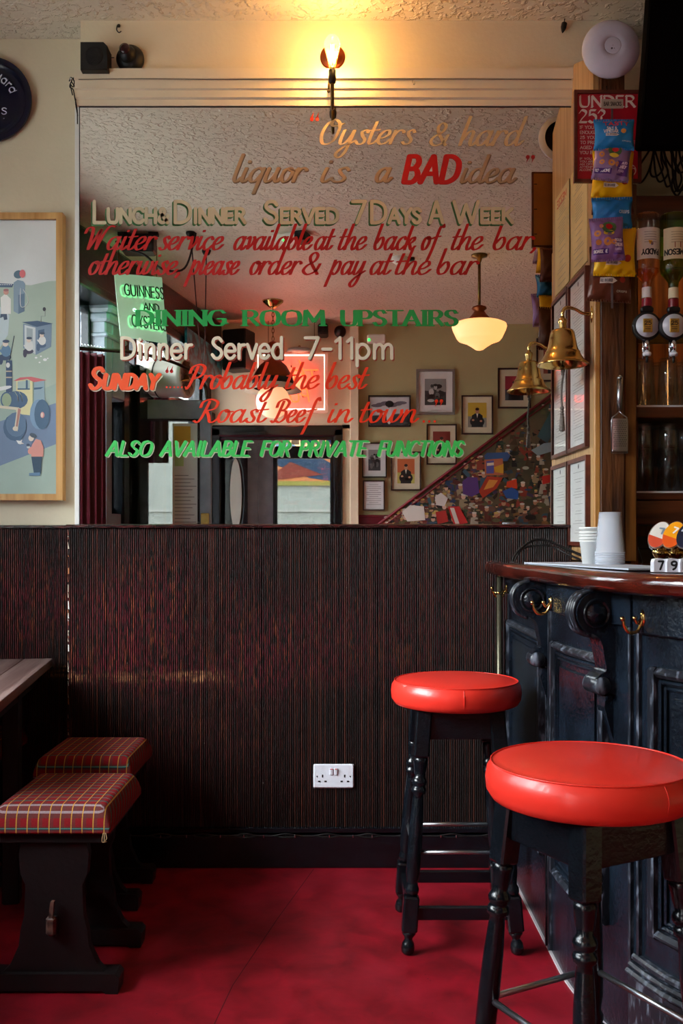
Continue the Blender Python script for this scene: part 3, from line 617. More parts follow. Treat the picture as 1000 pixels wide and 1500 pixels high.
def paint(name, words, base, h, color, style, shadow=None, sh=(0, 0), label=None, small=None):
    """words: (text, x0, x1) in photo pixels"""
    kw = dict(
        script=dict(font=SCR, pen=.135, thin=.05, ang=12, slant=.30), sans=dict(font=SANS, pen=.078), caps=dict(font=CAP, pen=.082),
        fat=dict(font=CAP, pen=.165, thin=.04, ang=0, serif=.13), brush=dict(font=CAP, pen=.12, thin=.06, ang=-20, slant=.26),
        bold=dict(font=CAP, pen=.115, thin=.085, ang=0, slant=.22))[style]
    for i, (t, x0, x1) in enumerate(words):
        if shadow:
            b = MB(shadow)
            line(b, t, TM(), x0 + sh[0], x1 + sh[0], -base + sh[1], h, small=small, **kw)
            if abs(sh[0]) + abs(sh[1]) > 1.2: line(b, t, TM(), x0 + sh[0] / 2, x1 + sh[0] / 2, -base + sh[1] / 2, h, small=small, **kw)
            b.build('lettering_shadow', None, mir)
        b = MB(color); line(b, t, TM(.0010 if shadow else 0), x0, x1, -base, h, small=small, **kw)
        b.build('painted_word', None, mir, label)
def quotes(x, y, w, h, close, color):
    b = MB(color)
    for k in (0, 1):
        cx = x + k * w * .55; s = -1 if close else 1
        pts = [(cx + w * .2 + w * .2 * cos(a), -y + (-.25 * h if not close else .25 * h) * 1 + h * .24 * sin(a)) for a in [2 * pi * i / 12 for i in range(12)]]
        b.poly([TM()(p, q) for p, q in pts])
        yy = -y
        if close: tri = [(cx + w * .4, yy + h * .3), (cx + w * .05, yy - h * .5), (cx + w * .15, yy + h * .1)]
        else: tri = [(cx, yy - h * .3), (cx + w * .38, yy + h * .5), (cx + w * .28, yy - h * .1)]
        b.poly([TM()(p, q) for p, q in tri])
    b.build('quotation_mark', None, mir)
quotes(454, 173, 14, 14, False, C_RED2)
paint('l', [('Oysters', 469, 609)], 213, 20, C_TAN, 'script', label='tan brush script reading Oysters')
paint('l', [('&', 630, 656)], 215, 19, C_TAN, 'script')
paint('l', [('hard', 671, 771)], 215, 21, C_TAN, 'script', label='tan brush script reading hard')
paint('l', [('liquor', 342, 450), ('is', 471, 511), ('a', 551, 573)], 268, 20, C_TAN2, 'script', C_SH if 0 else flat('8A7258', .45), (1.2, -1.2), label='faded tan script lettering')
paint('l', [('BAD', 590, 672)], 269, 38, C_RED, 'bold', label='bold red slanted word BAD')
paint('l', [('idea', 674, 755)], 269, 20, C_TAN2, 'script', flat('8A7258', .45), (1.2, -1.2), label='faded tan script lettering')
quotes(769, 235, 14, 12, True, C_RED)
paint('l', [('LUNCH', 138, 230), ('&', 234, 247), ('DINNER', 256, 361), ('SERVED', 387, 496), ('7', 516, 535), ('DAYS', 543, 616), ('A', 629, 648), ('WEEK', 663, 751)], 328, 31, C_TAN if 0 else flat('CFC6A4', .45), 'caps', C_GRN3, (-2.2, -2.2), 'cream small capitals with green shading', small=.66)
paint('l', [('Waiter', 125, 231), ('service', 233, 328), ('available', 343, 458), ('at', 462, 490), ('the', 496, 536), ('back', 548, 608), ('of', 618, 650), ('the', 661, 706), ('bar,', 722, 782)], 367, 18.5, C_RED, 'script', label='red brush script lettering')
paint('l', [('otherwise,', 131, 264), ('please', 270, 351), ('order', 367, 442), ('&', 444, 469), ('pay', 475, 535), ('at', 543, 575), ('the', 579, 630), ('bar', 640, 700)], 403, 18.5, C_RED, 'script', label='red brush script lettering')
paint('l', [('DINING', 201, 331), ('ROOM', 357, 475), ('UPSTAIRS', 499, 670)], 478, 22, C_GRN, 'fat', label='green fat face capitals')
paint('l', [('Dinner', 178, 283), ('Served', 310, 414), ('7-11', 446, 516), ('pm', 522, 574)], 526, 30, C_CRM, 'sans', C_SH, (1.8, -1.6), label='cream sans lettering with red shading')
paint('l', [('SUNDAY', 132, 236)], 570, 30, C_ORG, 'bold', C_CRM, (1.6, -1.8), 'orange capitals edged in cream', small=.68)
quotes(243, 542, 12, 11, False, C_RED)
b = MB(C_RED2)
for i in range(6): b.ell(*(lambda p: (p[0], p[2]))(TM()(245 + i * 5.5, -568)), .0035, .0035, PAINT_Y)
b.build('painted_dots', None, mir)
paint('l', [('Probably', 272, 408), ('the', 419, 467), ('best', 478, 540)], 570, 19, C_RED2, 'script', label='orange red brush script lettering')
paint('l', [('Roast', 283, 394), ('Beef', 396, 470), ('in', 481, 516), ('town', 527, 613)], 619, 18, C_RED2, 'script', label='orange red brush script lettering')
b = MB(C_RED2)
for i in range(3): b.ell(*(lambda p: (p[0], p[2]))(TM()(620 + i * 8, -618)), .0045, .0045, PAINT_Y)
b.build('painted_dots', None, mir); quotes(636, 591, 13, 11, True, C_RED2)
paint('l', [('ALSO', 156, 224), ('AVAILABLE', 234, 371), ('FOR', 382, 425), ('PRIVATE', 437, 540), ('FUNCTIONS', 552, 680)], 668, 21, C_GRN2, 'brush', C_PALE, (1.3, -1.4), 'bright green brush capitals edged in pale cream')

# ---------------------------------------------------------------- on the wall above and beside the mirror
sp_ = thing('wall_speaker', 'small black cube speaker on the wall above the mirror corner', 'speaker', (D(139, 85, 3.44).x, 0, D(139, 85, 3.44).z))
MB(M_MATT).prism([(-.048, -.050), (-.034, -.050 - .0), (.048, -.050), (.048, .036), (.034, .050), (-.048, .050)], -.075, -.012).build('speaker_body', None, sp_)
MB(mat('speaker_grille', '101014', .8, bump=1, bs=400)).lathe([(.001, .004), (.028, .003), (.036, 0)], 20, Matrix.Translation((0, -.074, 0)) @ Matrix.Rotation(R(90), 4, 'X')).build('speaker_grille', None, sp_)
MB(M_MATT).box(-.015, -.014, -.02, .015, 0, .02).build('wall_bracket', None, sp_)
cm = thing('dome_camera', 'round black dome security camera above the mirror', 'camera', (D(187, 86, 3.45).x, 0, D(187, 86, 3.45).z + .020), rot=(R(90), 0, 0))
MB(M_MATT).lathe([(.050, 0), (.051, .012), (.046, .022), (.036, .034), (.030, .036)], 28).build('housing', None, cm)
MB(M_MATT).sphere((-.004, .004, .034), .031, 20).build('eyeball', None, cm)
MB(mat('dark_lens_glass', '301418', .05)).lathe([(.019, 0), (.019, .006), (.012, .009), (.001, .010)], 20, Matrix.Translation((-.008, .010, .060))).build('lens', None, cm)
MB(M_CHROME).tube([(-.008 + .015 * cos(a), .010 + .015 * sin(a), .067) for a in [2 * pi * i / 24 for i in range(24)]], .0006, 4, closed=True).build('led_ring', None, cm)
tag(MB(M_MATT).tube([(.036, -.006, .0), (.055, -.012, -.004), (.072, -.006, -.002)], .0015, 5).build('camera_lead', loc=W(139, 85)), 'thin lead between the black speaker and the dome camera', 'cable')
def hook_(px, py, size, label):
    t = thing('ceiling_hook', label, 'hook', W(px, py)); s = size
    MB(M_MATT).tube([(0, 0, s), (-.002, -.012, s * .8), (-.004, -.016, 0), (.004, -.016, -s * .45), (.012, -.014, -s * .2)], .0022, 6, curve=True).build('hook', None, t)
    MB(M_MATT).lathe([(.006, 0), (.006, .004)], 10, Matrix.Translation((0, 0, s)) @ Matrix.Rotation(R(90), 4, 'X')).build('base', None, t)
hook_(174, 47, .022, 'small black hook in the wall above the dome camera')
t = thing('hanging_plug', 'small black plug hanging on a short wire by the ceiling', 'plug', W(824, 38))
MB(M_MATT).tube([(.006, -.01, .050), (.004, -.012, .02), (0, -.012, 0)], .0018, 5, curve=True).build('wire', None, t)
MB(M_MATT).lathe([(.004, .02), (.010, .016), (.010, 0), (.006, -.012), (.002, -.02)], 10, Matrix.Translation((0, -.012, -.012)) @ Matrix.Rotation(.2, 4, 'Y')).build('plug_body', None, t)
MB(M_MATT).box(-.004, -.006, .05, .016, 0, .058, .002).build('clip', None, t)
t = thing('wire_tangle', 'dark wires and bulb holder tangled at the mirror corner', 'cable', W(108, 125, -.0))
for k, pts in enumerate(([(.024, -.01, .045), (.008, -.02, .02), (0, -.03, 0), (-.006, -.03, -.02), (.006, -.03, -.03), (.012, -.03, -.06), (.018, -.02, -.10), (.019, -.02, -.15)],
                         [(-.008, -.03, 0), (0, -.035, .012), (.010, -.03, .0), (.006, -.03, -.02), (-.004, -.03, -.012), (.004, -.03, -.05)],
                         [(.0, -.03, 0), (.016, -.02, -.03), (.012, -.02, -.07), (.020, -.02, -.12)])):
    MB(M_MATT).tube(pts, .0022, 5, curve=True).build('wire', None, t)
MB(M_CHROME).sphere((-.001, -.032, .008), .006, 10).build('metal_ring', None, t)
tag(MB(M_MATT).tube([(-.33, -.046, .0), (-.1, -.048, .001), (.2, -.046, 0), (.6, -.047, .002), (1.45, -.046, 0)], .0012, 5, curve=True).build('picture_wire', loc=(-.62, 0, 2.852)), 'thin dark wire strung along the cream moulding', 'wire')
t = MB(M_CHROME).tube([(0, -.044, .012), (0, -.05, .0), (.004, -.05, -.006), (.008, -.048, 0)], .0014, 5, curve=True).build('cup_hook', loc=W(603, 131)); tag(t, 'tiny white hook in the moulding right of the lamp', 'hook')

# wall lamp with filament bulb
lm = thing('wall_lamp', 'brass swan neck wall lamp with a glowing filament bulb', 'lamp', W(487, 84))
RX = Matrix.Rotation(R(90), 4, 'X')
MB(M_COPPER).lathe([(.046, 0), (.045, .006), (.040, .009), (.034, .009), (.032, .013), (.024, .014), (.020, .018), (.008, .020)], 32, RX).build('backplate', None, lm)
bx = .000; by = -.150
MB(M_BRASSD).tube([(0, -.018, 0), (0, -.05, -.01), (0, -.07, -.08), (0, -.075, -.18), (0, -.10, -.232), (0, -.135, -.228), (bx, by, -.19), (bx, by, -.155)], .0062, 10, curve=True).build('arm', None, lm)
MB(M_MATT).lathe([(.008, -.082), (.012, -.078), (.0135, -.066), (.0135, -.056), (.012, -.052), (.0125, -.036), (.011, -.034)], 18, Matrix.Translation((bx, by, -.086))).build('bulb_holder', None, lm)
MB(M_BRASS).lathe([(.0105, -.036), (.0115, -.030), (.0105, -.026)], 18, Matrix.Translation((bx, by, -.086))).build('bulb_cap', None, lm)
mb_ = bpy.data.materials.new('amber_bulb_glass'); nt, N_, L_, P_ = nodes(mb_); P_.inputs['Base Color'].default_value = (1, .55, .18, 1); P_.inputs['Roughness'].default_value = .05
P_.inputs['Alpha'].default_value = .38; P_.inputs['Emission Color'].default_value = (1, .38, .06, 1); P_.inputs['Emission Strength'].default_value = 1.6
MB(mb_).lathe([(.010, -.028), (.012, -.018), (.018, .012), (.0265, .042), (.0285, .056), (.026, .070), (.018, .082), (.008, .089), (.0005, .091)], 24, Matrix.Translation((bx, by, -.086)), caps=False).build('glass_bulb', None, lm)
b = MB(flat('FFC060', emit='FFB040', es=60))
for i in range(7): a = 2 * pi * i / 7; b.tube([(bx + .008 * cos(a), by + .006 * sin(a), -.098), (bx + .0065 * cos(a + .4), by + .005 * sin(a + .4), -.031)], .0011, 5)
b.build('filament', None, lm)
MB(M_CHROME).tube([(bx, by, -.116), (bx, by, -.024)], .002, 5).build('glass_stem', None, lm)
MB(M_BRASSD).tube([(-.010, -.02, -.060), (-.014, -.045, -.140)], .004, 6).sphere((-.014, -.046, -.146), .006, 8).build('switch_knob', None, lm)
lp = point('bulb_light', tuple(Vector(W(487, 84)) + Vector((bx, by - .0, -.06))), 17.0, (1.0, .50, .14), .012); 

# power socket
sk = thing('power_socket', 'white double power socket on the dark reeded dado', 'socket', W(488.5, 1136, -.027))
MB(M_WHITE).box(-.0735, -.010, -.0435, .0735, 0, .0435, .004).build('faceplate', None, sk)
for s in (-1, 1):
    MB(M_WHITE).prism([(-.012, -.0105), (.003, -.0135), (.016, -.0115)], -.0052, .0052, Matrix(((0, 0, 1, 0), (0, 1, 0, 0), (1, 0, 0, 0), (0, 0, 0, 1))) if 0 else None, ax='z') if 0 else None
    o = MB(M_WHITE).box(-.0062, -.0155, -.013, .0062, -.009, .013, .0025).build('rocker_switch', None, sk); o.location = (s * .0085, 0, .018); o.rotation_euler = (.12, 0, 0)
    MB(flat('C03030')).box(-.004, -.0162, .0095, .004, -.0135, .012).build('red_marker', None, o)
    for (x, z, w, h) in ((-.040, .0005, .005, .010), (-.052, -.019, .0085, .0055), (-.029, -.019, .0085, .0055)):
        MB(M_MATT).box(-w / 2, -.0106, -h / 2, w / 2, -.004, h / 2).build('pin_hole', None, sk, loc=(s * .0 + (x if s < 0 else -x + .0), 0, z))
    MB(M_MATT).lathe([(.0026, 0), (.0026, .001)], 10, RX).build('screw', None, sk, loc=(s * .060, -.0098, -.001))

# ---- left recess: tin tray and framed picture
YR = .13
tr = thing('tin_tray', 'round dark blue enamel tray hung on the wall left of the mirror', 'tray', D(-17, 145, 3.6), rot=(R(90), 0, 0))
M_NAVY = mat('navy_enamel', '0A0E26', .25, var=.2)
tr.location.y = YR
MB(M_NAVY).lathe([(.001, .012), (.108, .012), (.116, .018), (.122, .012), (.136, .016), (.144, .026), (.150, .022), (.160, .030), (.162, .028), (.158, .010), (.150, 0), (.001, 0)], 64, caps=False).build('tray_body', None, tr)
b = MB(flat('C8CCD8')); st, w = layout('Standard', SANS)
nn = []
for kind, p in strokes('Standard', SANS, 0, 1, 0, .17):
    q = []
    for v in p:
        a = R(138) - v.x * R(118); r_ = .083 + v.y * .17; q.append(Vector((r_ * cos(a), r_ * sin(a))))
    nn.append((kind, q))
b2_ = b; ink(b, nn, lambda x, y: (x, y, .0135), .0028, .0014, 30, lift=(0, 0, 1)); b.build('tray_word', None, tr); b = MB(flat('C8CCD8'))
line(b, 'S', lambda x, y: (x, y, .0135), .044, .062, -.050, .024, pen=.08)
b.build('tray_word', None, tr); b = MB(flat('C8CCD8')); line(b, '.', lambda x, y: (x, y, .0135), .052, .058, -.066, .02, pen=.12)
b.build('tray_word', None, tr)

pc = thing('framed_cartoon', 'large pale oak framed cartoon of a steamroller on a blue road', 'picture', (0, YR, 0))
ZP = 3.60
def PP(px, py, d=0): p = D(px, py, ZP); return (p.x, -.030 - d, p.z)
def rect_(b, x0, y0, x1, y1, d): b.poly([PP(x0, y1, d), PP(x1, y1, d), PP(x1, y0, d), PP(x0, y0, d)])
def frame_(b, x0, z0, x1, z1, w, d, y=0, c=.003):   # mitred frame in the xz plane, front towards -y
    for q in ([(x0, z0), (x1, z0), (x1 - w, z0 + w), (x0 + w, z0 + w)], [(x1, z0), (x1, z1), (x1 - w, z1 - w), (x1 - w, z0 + w)],
              [(x1, z1), (x0, z1), (x0 + w, z1 - w), (x1 - w, z1 - w)], [(x0, z1), (x0, z0), (x0 + w, z0 + w), (x0 + w, z1 - w)]):
        b.prism(q, y, y - d)
    return b
p0, p1 = PP(-110, 733), PP(93, 313)
frame_(MB(M_PINE), p0[0], p0[2], p1[0], p1[2], .024, .044).build('frame', None, pc)
frame_(MB(M_PINE), p0[0] + .018, p0[2] + .018, p1[0] - .018, p1[2] - .018, .006, .034).build('inner_lip', None, pc)
b = MB(mat('poster_sky', 'D4D6D2', .6, col2='E4E6E4', vs=3)); b.box(p0[0] + .02, -.028, p0[2] + .02, p1[0] - .02, -.006, p1[2] - .02).build('backing_sheet', None, pc)
pr = MB()
def pl(col, pts, d=0): pr.m = flat(col); pr.poly([PP(x, y, d) for x, y in pts])
def bl(col, x, y, rx, ry, d=0, n=16, rot=0):
    pr.m = flat(col); pr.poly([PP(x + rx * cos(2 * pi * i / n) * cos(rot) - ry * sin(2 * pi * i / n) * sin(rot), y + rx * cos(2 * pi * i / n) * sin(rot) + ry * sin(2 * pi * i / n) * cos(rot), d) for i in range(n)])
pl('B4C4B4', [(-100, 424), (20, 416), (45, 418), (70, 412), (86, 411), (86, 727), (-100, 727)])
pl('A8BCB0', [(-100, 640), (86, 560), (86, 727), (-100, 727)], .0002)
pl('7C90AC', [(-100, 650), (86, 589), (86, 649), (-20, 690), (-100, 700)], .0004)
pl('5A6E88', [(-60, 412), (20, 416), (18, 421), (-60, 420)], .0005)
for i in range(7): bl('E8E8E8', 1 + i * 2.6, 417, .8, .9, .0007, 6)
pl('C8D6D8', [(-60, 410), (-10, 440), (14, 462), (12, 490), (0, 510), (-60, 520)], .0005)
pl('8FA4B4', [(20, 414), (26, 410), (34, 412), (37, 416), (36, 456), (27, 460), (20, 456)], .0006); pl('6E8498', [(27, 432), (36, 430), (36, 456), (27, 460)], .0008)
bl('5E7484', 27, 402, 7, 6, .0006, 14, -.25); bl('E0787C', 33, 401, 4.4, 6, .0009)
pr.m = flat('F0F0EC'); pr.tube([PP(x, y, .001) for x, y in ((30, 422), (30, 446), (34, 450), (40, 445), (41, 436), (34, 424))], .0012, 5, curve=True)
pl('ECEAE4', [(1, 436), (8, 430), (16, 438), (16, 460), (2, 460)], .0008); bl('D8A090', 9, 428, 4, 4, .0009); bl('B07878', 9, 425, 4, 2, .001); pl('4A5A70', [(1, 460), (10, 460), (11, 468), (6, 469), (5, 464), (0, 466)], .0008)
# booth with two men
pl('8498AC', [(34, 474), (52, 478), (76, 474), (75, 508), (53, 520), (34, 510)], .0007); pl('D8DEDE', [(36, 476), (52, 480), (52, 519), (36, 510)], .0009); pl('4E6480', [(32, 472), (55, 470), (78, 474), (54, 479)], .0012)
pl('A8B4B8', [(39, 480), (48, 482), (48, 500), (39, 498)], .0011); pl('566C86', [(56, 484), (65, 482), (65, 505), (56, 508)], .001)
pr.m = flat('B8C0BC'); pr.tube([PP(x, y, .001) for x, y in ((60, 472), (60, 463), (66, 463), (66, 456))], .0015, 5)
bl('4A4A50', 65, 453, 2.4, 3, .0012)
def man(x, y, s, top, legs, hat, d=.0014):
    bl(legs, x - .1 * s, y + .55 * s, .55 * s, .28 * s, d); bl(legs, x - .45 * s, y + .8 * s, .2 * s, .4 * s, d + .0001)
    bl(top, x, y, .42 * s, .52 * s, d + .0002); bl('EAD8C8', x - .05 * s, y - .62 * s, .24 * s, .27 * s, d + .0003); bl(hat, x, y - .82 * s, .3 * s, .14 * s, d + .0004)
    bl(top, x - .3 * s, y + .1 * s, .35 * s, .12 * s, d + .0004, 10, .6)
man(43, 507, 14, 'E6E6E2', '4E4A5C', '48586C'); man(62, 499, 13, 'E6E6E2', '5A6E88', '48586C')
for q in ((53, 524, 2), (60, 522, 1.5), (66, 527, 3), (58, 531, 1.6), (70, 525, 1.4)): bl('F4F4F2', q[0], q[1], q[2], q[2] * .7, .001, 8)
# chimney, worker and steamroller
man(9, 514, 17, '6E90AE', '4A5A74', '4A5A74'); pr.m = flat('4A5668'); pr.tube([PP(21, 492, .001), PP(14, 528, .001)], .0012, 5)
pl('4E6280', [(9, 528), (18, 528), (18, 575), (9, 575)], .0018); pl('C8B8A0', [(9, 543), (18, 543), (18, 545), (9, 545)], .002); pl('C8B8A0', [(9, 552), (18, 552), (18, 554), (9, 554)], .002)
bl('F0F0EE', 12, 535, 3, 4, .0021, 8); bl('ECECEA', 4, 569, 14, 3, .0022, 10, -.2)
pl('E8E0AC', [(24, 558), (48, 555), (48, 609), (24, 606)], .0019); pl('B0C4BC', [(26, 559), (44, 557), (44, 570), (26, 571)], .0021); pl('54708A', [(38, 557), (41, 557), (41, 570), (38, 570)], .0022); pl('54708A', [(26, 569), (44, 569), (44, 571), (26, 571)], .0023)
pl('D87478', [(20, 558), (30, 553), (46, 552), (69, 557), (50, 560), (40, 555), (24, 558)], .0024); pl('9CB4BE', [(50, 560), (65, 558), (66, 590), (50, 592)], .0018); pl('54708A', [(50, 568), (64, 567), (60, 570), (50, 571)], .0023)
bl('56708C', 24, 586, 17, 13, .0022); bl('56708C', 10, 586, 9, 12, .0023); bl('A2B494', 10, 586, 7, 10, .0024)
for q in (25, 31): pr.m = flat('C4CCB4'); pr.tube([PP(q - 3, 574, .0026), PP(q + 1, 580, .0026), PP(q + 2, 588, .0026)], .001, 4)
bl('56708C', 22, 626, 17, 20, .0026); bl('6A84A0', 24, 622, 15, 18, .0027)
bl('86A4C0', 57, 607, 13, 22, .0026); bl('54708A', 62, 607, 11.5, 22, .0028); bl('E0A09C', 62.5, 608, 3, 4.5, .003); bl('F0D8C8', 61.8, 608, 1.6, 3.4, .0031)
pl('E2D8C0', [(0, 594), (28, 597), (31, 600), (26, 632), (21, 630), (25, 601), (0, 598)], .003); pl('C08C80', [(27, 598), (31, 600), (25, 630), (23, 629)], .0032); bl('E8DCC8', 23, 628, 4, 3.5, .0033)
pl('F0F0EE', [(24, 645), (30, 646), (33, 644), (32, 648), (36, 650), (30, 651), (27, 650)], .003)
# man in the coral jacket
pl('3E5468', [(46, 668), (62, 668), (60, 694), (50, 694)], .003); pl('6E90AE', [(43, 693), (59, 692), (59, 697), (43, 697)], .0031)
pl('E09C90', [(46, 669), (47, 652), (53, 643), (60, 645), (64, 655), (64, 669)], .0032); bl('E09C90', 46, 660, 4.5, 6, .0034, 12, .5); bl('ECDCCC', 46, 642, 4, 4.5, .0033); bl('54606C', 49, 638, 5.5, 3.2, .0034, 12, .4); bl('ECECEA', 42, 655, 2.4, 2, .0036); bl('48586C', 41.5, 652, 2.6, 2, .0037)
pr.build('printed_cartoon', None, pc)

# ---------------------------------------------------------------- tin of stools, table
def bar_stool(name, label, loc, rz, group):
    t = thing(name, label, 'stool', loc, rz, group)
    H = .776; RS = .197
    prof = [(.001, H), (.06, H - .001), (.13, H - .004), (.172, H - .010), (.183, H - .0135), (.1855, H - .0125), (.187, H - .0155), (.194, H - .026), (RS, H - .045), (.195, H - .066), (.186, H - .080), (.176, H - .084), (.001, H - .084)]
    MB(M_RED).lathe(prof, 72, caps=False).build('seat_cushion', None, t)
    MB(M_RED).tube([(.1862 * cos(2 * pi * i / 48), .1862 * sin(2 * pi * i / 48), H - .0125) for i in range(48)], .0016, 6, closed=True).build('piping', None, t)
    MB(M_RED).tube([(.0, -.188, H - .016), (0, -.196, H - .03), (.0, -.1985, H - .046), (.0, -.193, H - .07)], .0011, 5, curve=True).build('side_seam', None, t)
    a, f = .105, .158; zt, zb = H - .084, 0
    def ctr(z, sx, sy): k = a + (f - a) * (zt - z) / zt; return Vector((sx * k, sy * k, z))
    for sx in (-1, 1):
        for sy in (-1, 1):
            top, bot = ctr(zt, sx, sy), ctr(0, sx, sy)
            ax = (top - bot); L_ = ax.length; zq = ax.normalized()
            xq = Vector((1, 0, 0)); xq = (xq - zq * xq.dot(zq)).normalized(); yq = zq.cross(xq)
            M = Matrix(((xq.x, yq.x, zq.x, bot.x), (xq.y, yq.y, zq.y, bot.y), (xq.z, yq.z, zq.z, bot.z), (0, 0, 0, 1)))
            b = MB(M_BLACK)
            b.box(-.022, -.022, .560, .022, .022, L_ - .002, .004, M)
            b.lathe([(.011, 0), (.0175, .006), (.0195, .018), (.017, .032), (.011, .042), (.0125, .048), (.020, .058), (.020, .066)], 16, M)
            b.box(-.0225, -.0225, .064, .0225, .0225, .165, .005, M)
            b.lathe([(.015, .163), (.0205, .176), (.0205, .186), (.016, .196), (.0165, .206), (.0205, .230), (.021, .30), (.0195, .38), (.016, .440), (.0145, .452), (.0215, .458), (.0225, .465), (.020, .472), (.0155, .476), (.021, .482), (.0225, .490), (.019, .498), (.0145, .504), (.0175, .520), (.0205, .545), (.0215, .552), (.017, .562)], 18, M)
            b.build('leg', None, t)
    for (p, q) in (((-1, -1), (1, -1)), ((1, -1), (1, 1)), ((1, 1), (-1, 1)), ((-1, 1), (-1, -1))):
        def bar(z, h, th, name, m=M_BLACK):
            A, B = ctr(z, *p), ctr(z, *q); d = (B - A).normalized(); n_ = Vector((-d.y, d.x, 0)); L_ = (B - A).length
            M = Matrix(((d.x, n_.x, 0, A.x), (d.y, n_.y, 0, A.y), (0, 0, 1, A.z), (0, 0, 0, 1)))
            MB(m).box(.016, -th / 2, -h / 2, L_ - .016, th / 2, h / 2, .002, M).build(name, None, t)
        bar(.650, .085, .020, 'apron_board'); bar(.115, .036, .018, 'stretcher')
        A, B = ctr(.285, *p), ctr(.285, *q)
        MB(M_STEEL).tube([A, B], .0065, 8).build('foot_rod', None, t)
    return t
M_STEEL2 = M_STEEL
bar_stool('bar_stool', 'red vinyl bar stool with turned black legs, farther one by the reeded dado', (.347, -.600, 0), 0, 'red topped bar stools')
bar_stool('bar_stool', 'red vinyl bar stool with turned black legs, large in the near right corner', (.474, -1.67, 0), R(28), 'red topped bar stools')

def low_stool(label, loc, w, d, rz=0):
    t = thing('tartan_stool', label, 'stool', loc, rz, 'tartan stools beside the table')
    n = 14; hz = .495
    def top(u, v):
        x = (u - .5) * w; y = (v - .5) * d; e = min(u, 1 - u) * w; g = min(v, 1 - v) * d
        q = min(e, .03) / .03; r_ = min(g, .03) / .03
        return (x, y, hz - .055 + .055 * (1 - (1 - q) ** 2) ** .5 * (1 - (1 - r_) ** 2) ** .5 + .004 * sin(u * pi) * sin(v * pi))
    b = MB(M_TARTAN)
    us = [0, .004, .015, .04, .07, .1, .3, .5, .7, .9, .93, .96, .985, .996, 1]
    V = [top(u, v) for v in us for u in us]; k = len(us)
    b._add(V, [(j * k + i, j * k + i + 1, (j + 1) * k + i + 1, (j + 1) * k + i) for j in range(k - 1) for i in range(k - 1)], True)
    b.box(-w / 2, -d / 2, hz - .070, w / 2, d / 2, hz - .052, .004)
    b.build('seat_cushion', None, t)
    b = MB(flat('B89A70'))
    for i in range(3): b.tube([(w / 2 - .012 - i * .003, -d / 2 - .001, hz - .066), (w / 2 - .008 - i * .006, -d / 2 - .006, hz - .080 - .004 * i), (w / 2 - .016 + i * .004, -d / 2 - .004, hz - .088)], .0008, 4, curve=True)
    b.build('frayed_thread', None, t)
    MB(M_DARKW).box(-w / 2 + .02, -d / 2 + .02, hz - .10, w / 2 - .02, d / 2 - .02, hz - .070, .003).build('seat_frame', None, t)
    c = (w / 2 - .155) if w > .5 else 0
    pf = [(-.085, .40), (-.092, .36), (-.088, .31), (-.075, .28), (-.078, .20), (-.088, .16), (-.092, .12), (-.115, .07), (-.135, .05)]
    pf = pf + [(-x, z) for x, z in reversed(pf)]
    for s in (-1, 1):
        MB(M_DARKW).prism(pf, s * (d / 2 - .05) - .014, s * (d / 2 - .05) + .014).build('trestle_end', None, t)
        y = s * (d / 2 - .05)
        MB(M_DARKW).prism([(-.175, 0), (-.14, 0), (-.13, .008), (.13, .008), (.14, 0), (.172, 0), (.175, .04), (.165, .052), (-.165, .052), (-.175, .04)], y - .03, y + .03).build('foot', None, t)
    MB(M_DARKW).box(-.012, -d / 2 + .02, .15, .012, d / 2 - .02, .20, .003).build('stretcher', None, t)
    MB(mat('worn_peg', '2A1A18', .5, col2='6A4A40', vs=60)).box(-.014, -d / 2 + .008, .155, .012, -d / 2 + .030, .205, .006).prism([(-.006, .205), (.004, .205), (.008, .245), (-.001, .245)], -d / 2 + .010, -d / 2 + .024).build('wedge_peg', None, t)
    return t
low_stool('low stool with a red tartan cushion, nearest of the three', (-.757, -.828, 0), .315, .385)
low_stool('low stool with a red tartan cushion, middle one behind the nearest', (-.825, -.29, 0), .315, .34)
low_stool('low stool with a red tartan cushion, mostly hidden under the table', (-1.335, -.08, 0), .315, .34)

tb = thing('pub_table', 'dark plank topped pub table pushed against the reeded wall', 'table', (-1.079, .075, 0), R(8.6))
for k in range(6):      # planks run away from the wall
    x1 = -.105 * k; MB(M_TABLE).box(x1 - .1035, -1.12, .716, x1, 0, .745, .0025).build('plank', None, tb)
MB(M_DARKW).box(-.58, -1.07, .66, -.05, -1.04, .716).box(-.58, -.08, .66, -.05, -.05, .716).box(-.065, -1.05, .66, -.045, -.06, .716).build('apron_board', None, tb)
for x in (-.60, -.095):
    for y in (-1.04, -.46): MB(M_DARKW).box(x, y, 0, x + .055, y + .055, .716, .004).build('leg', None, tb)
MB(M_DARKW).box(-.59, -1.02, .12, -.57, -.42, .17, .004).build('stretcher', None, tb)

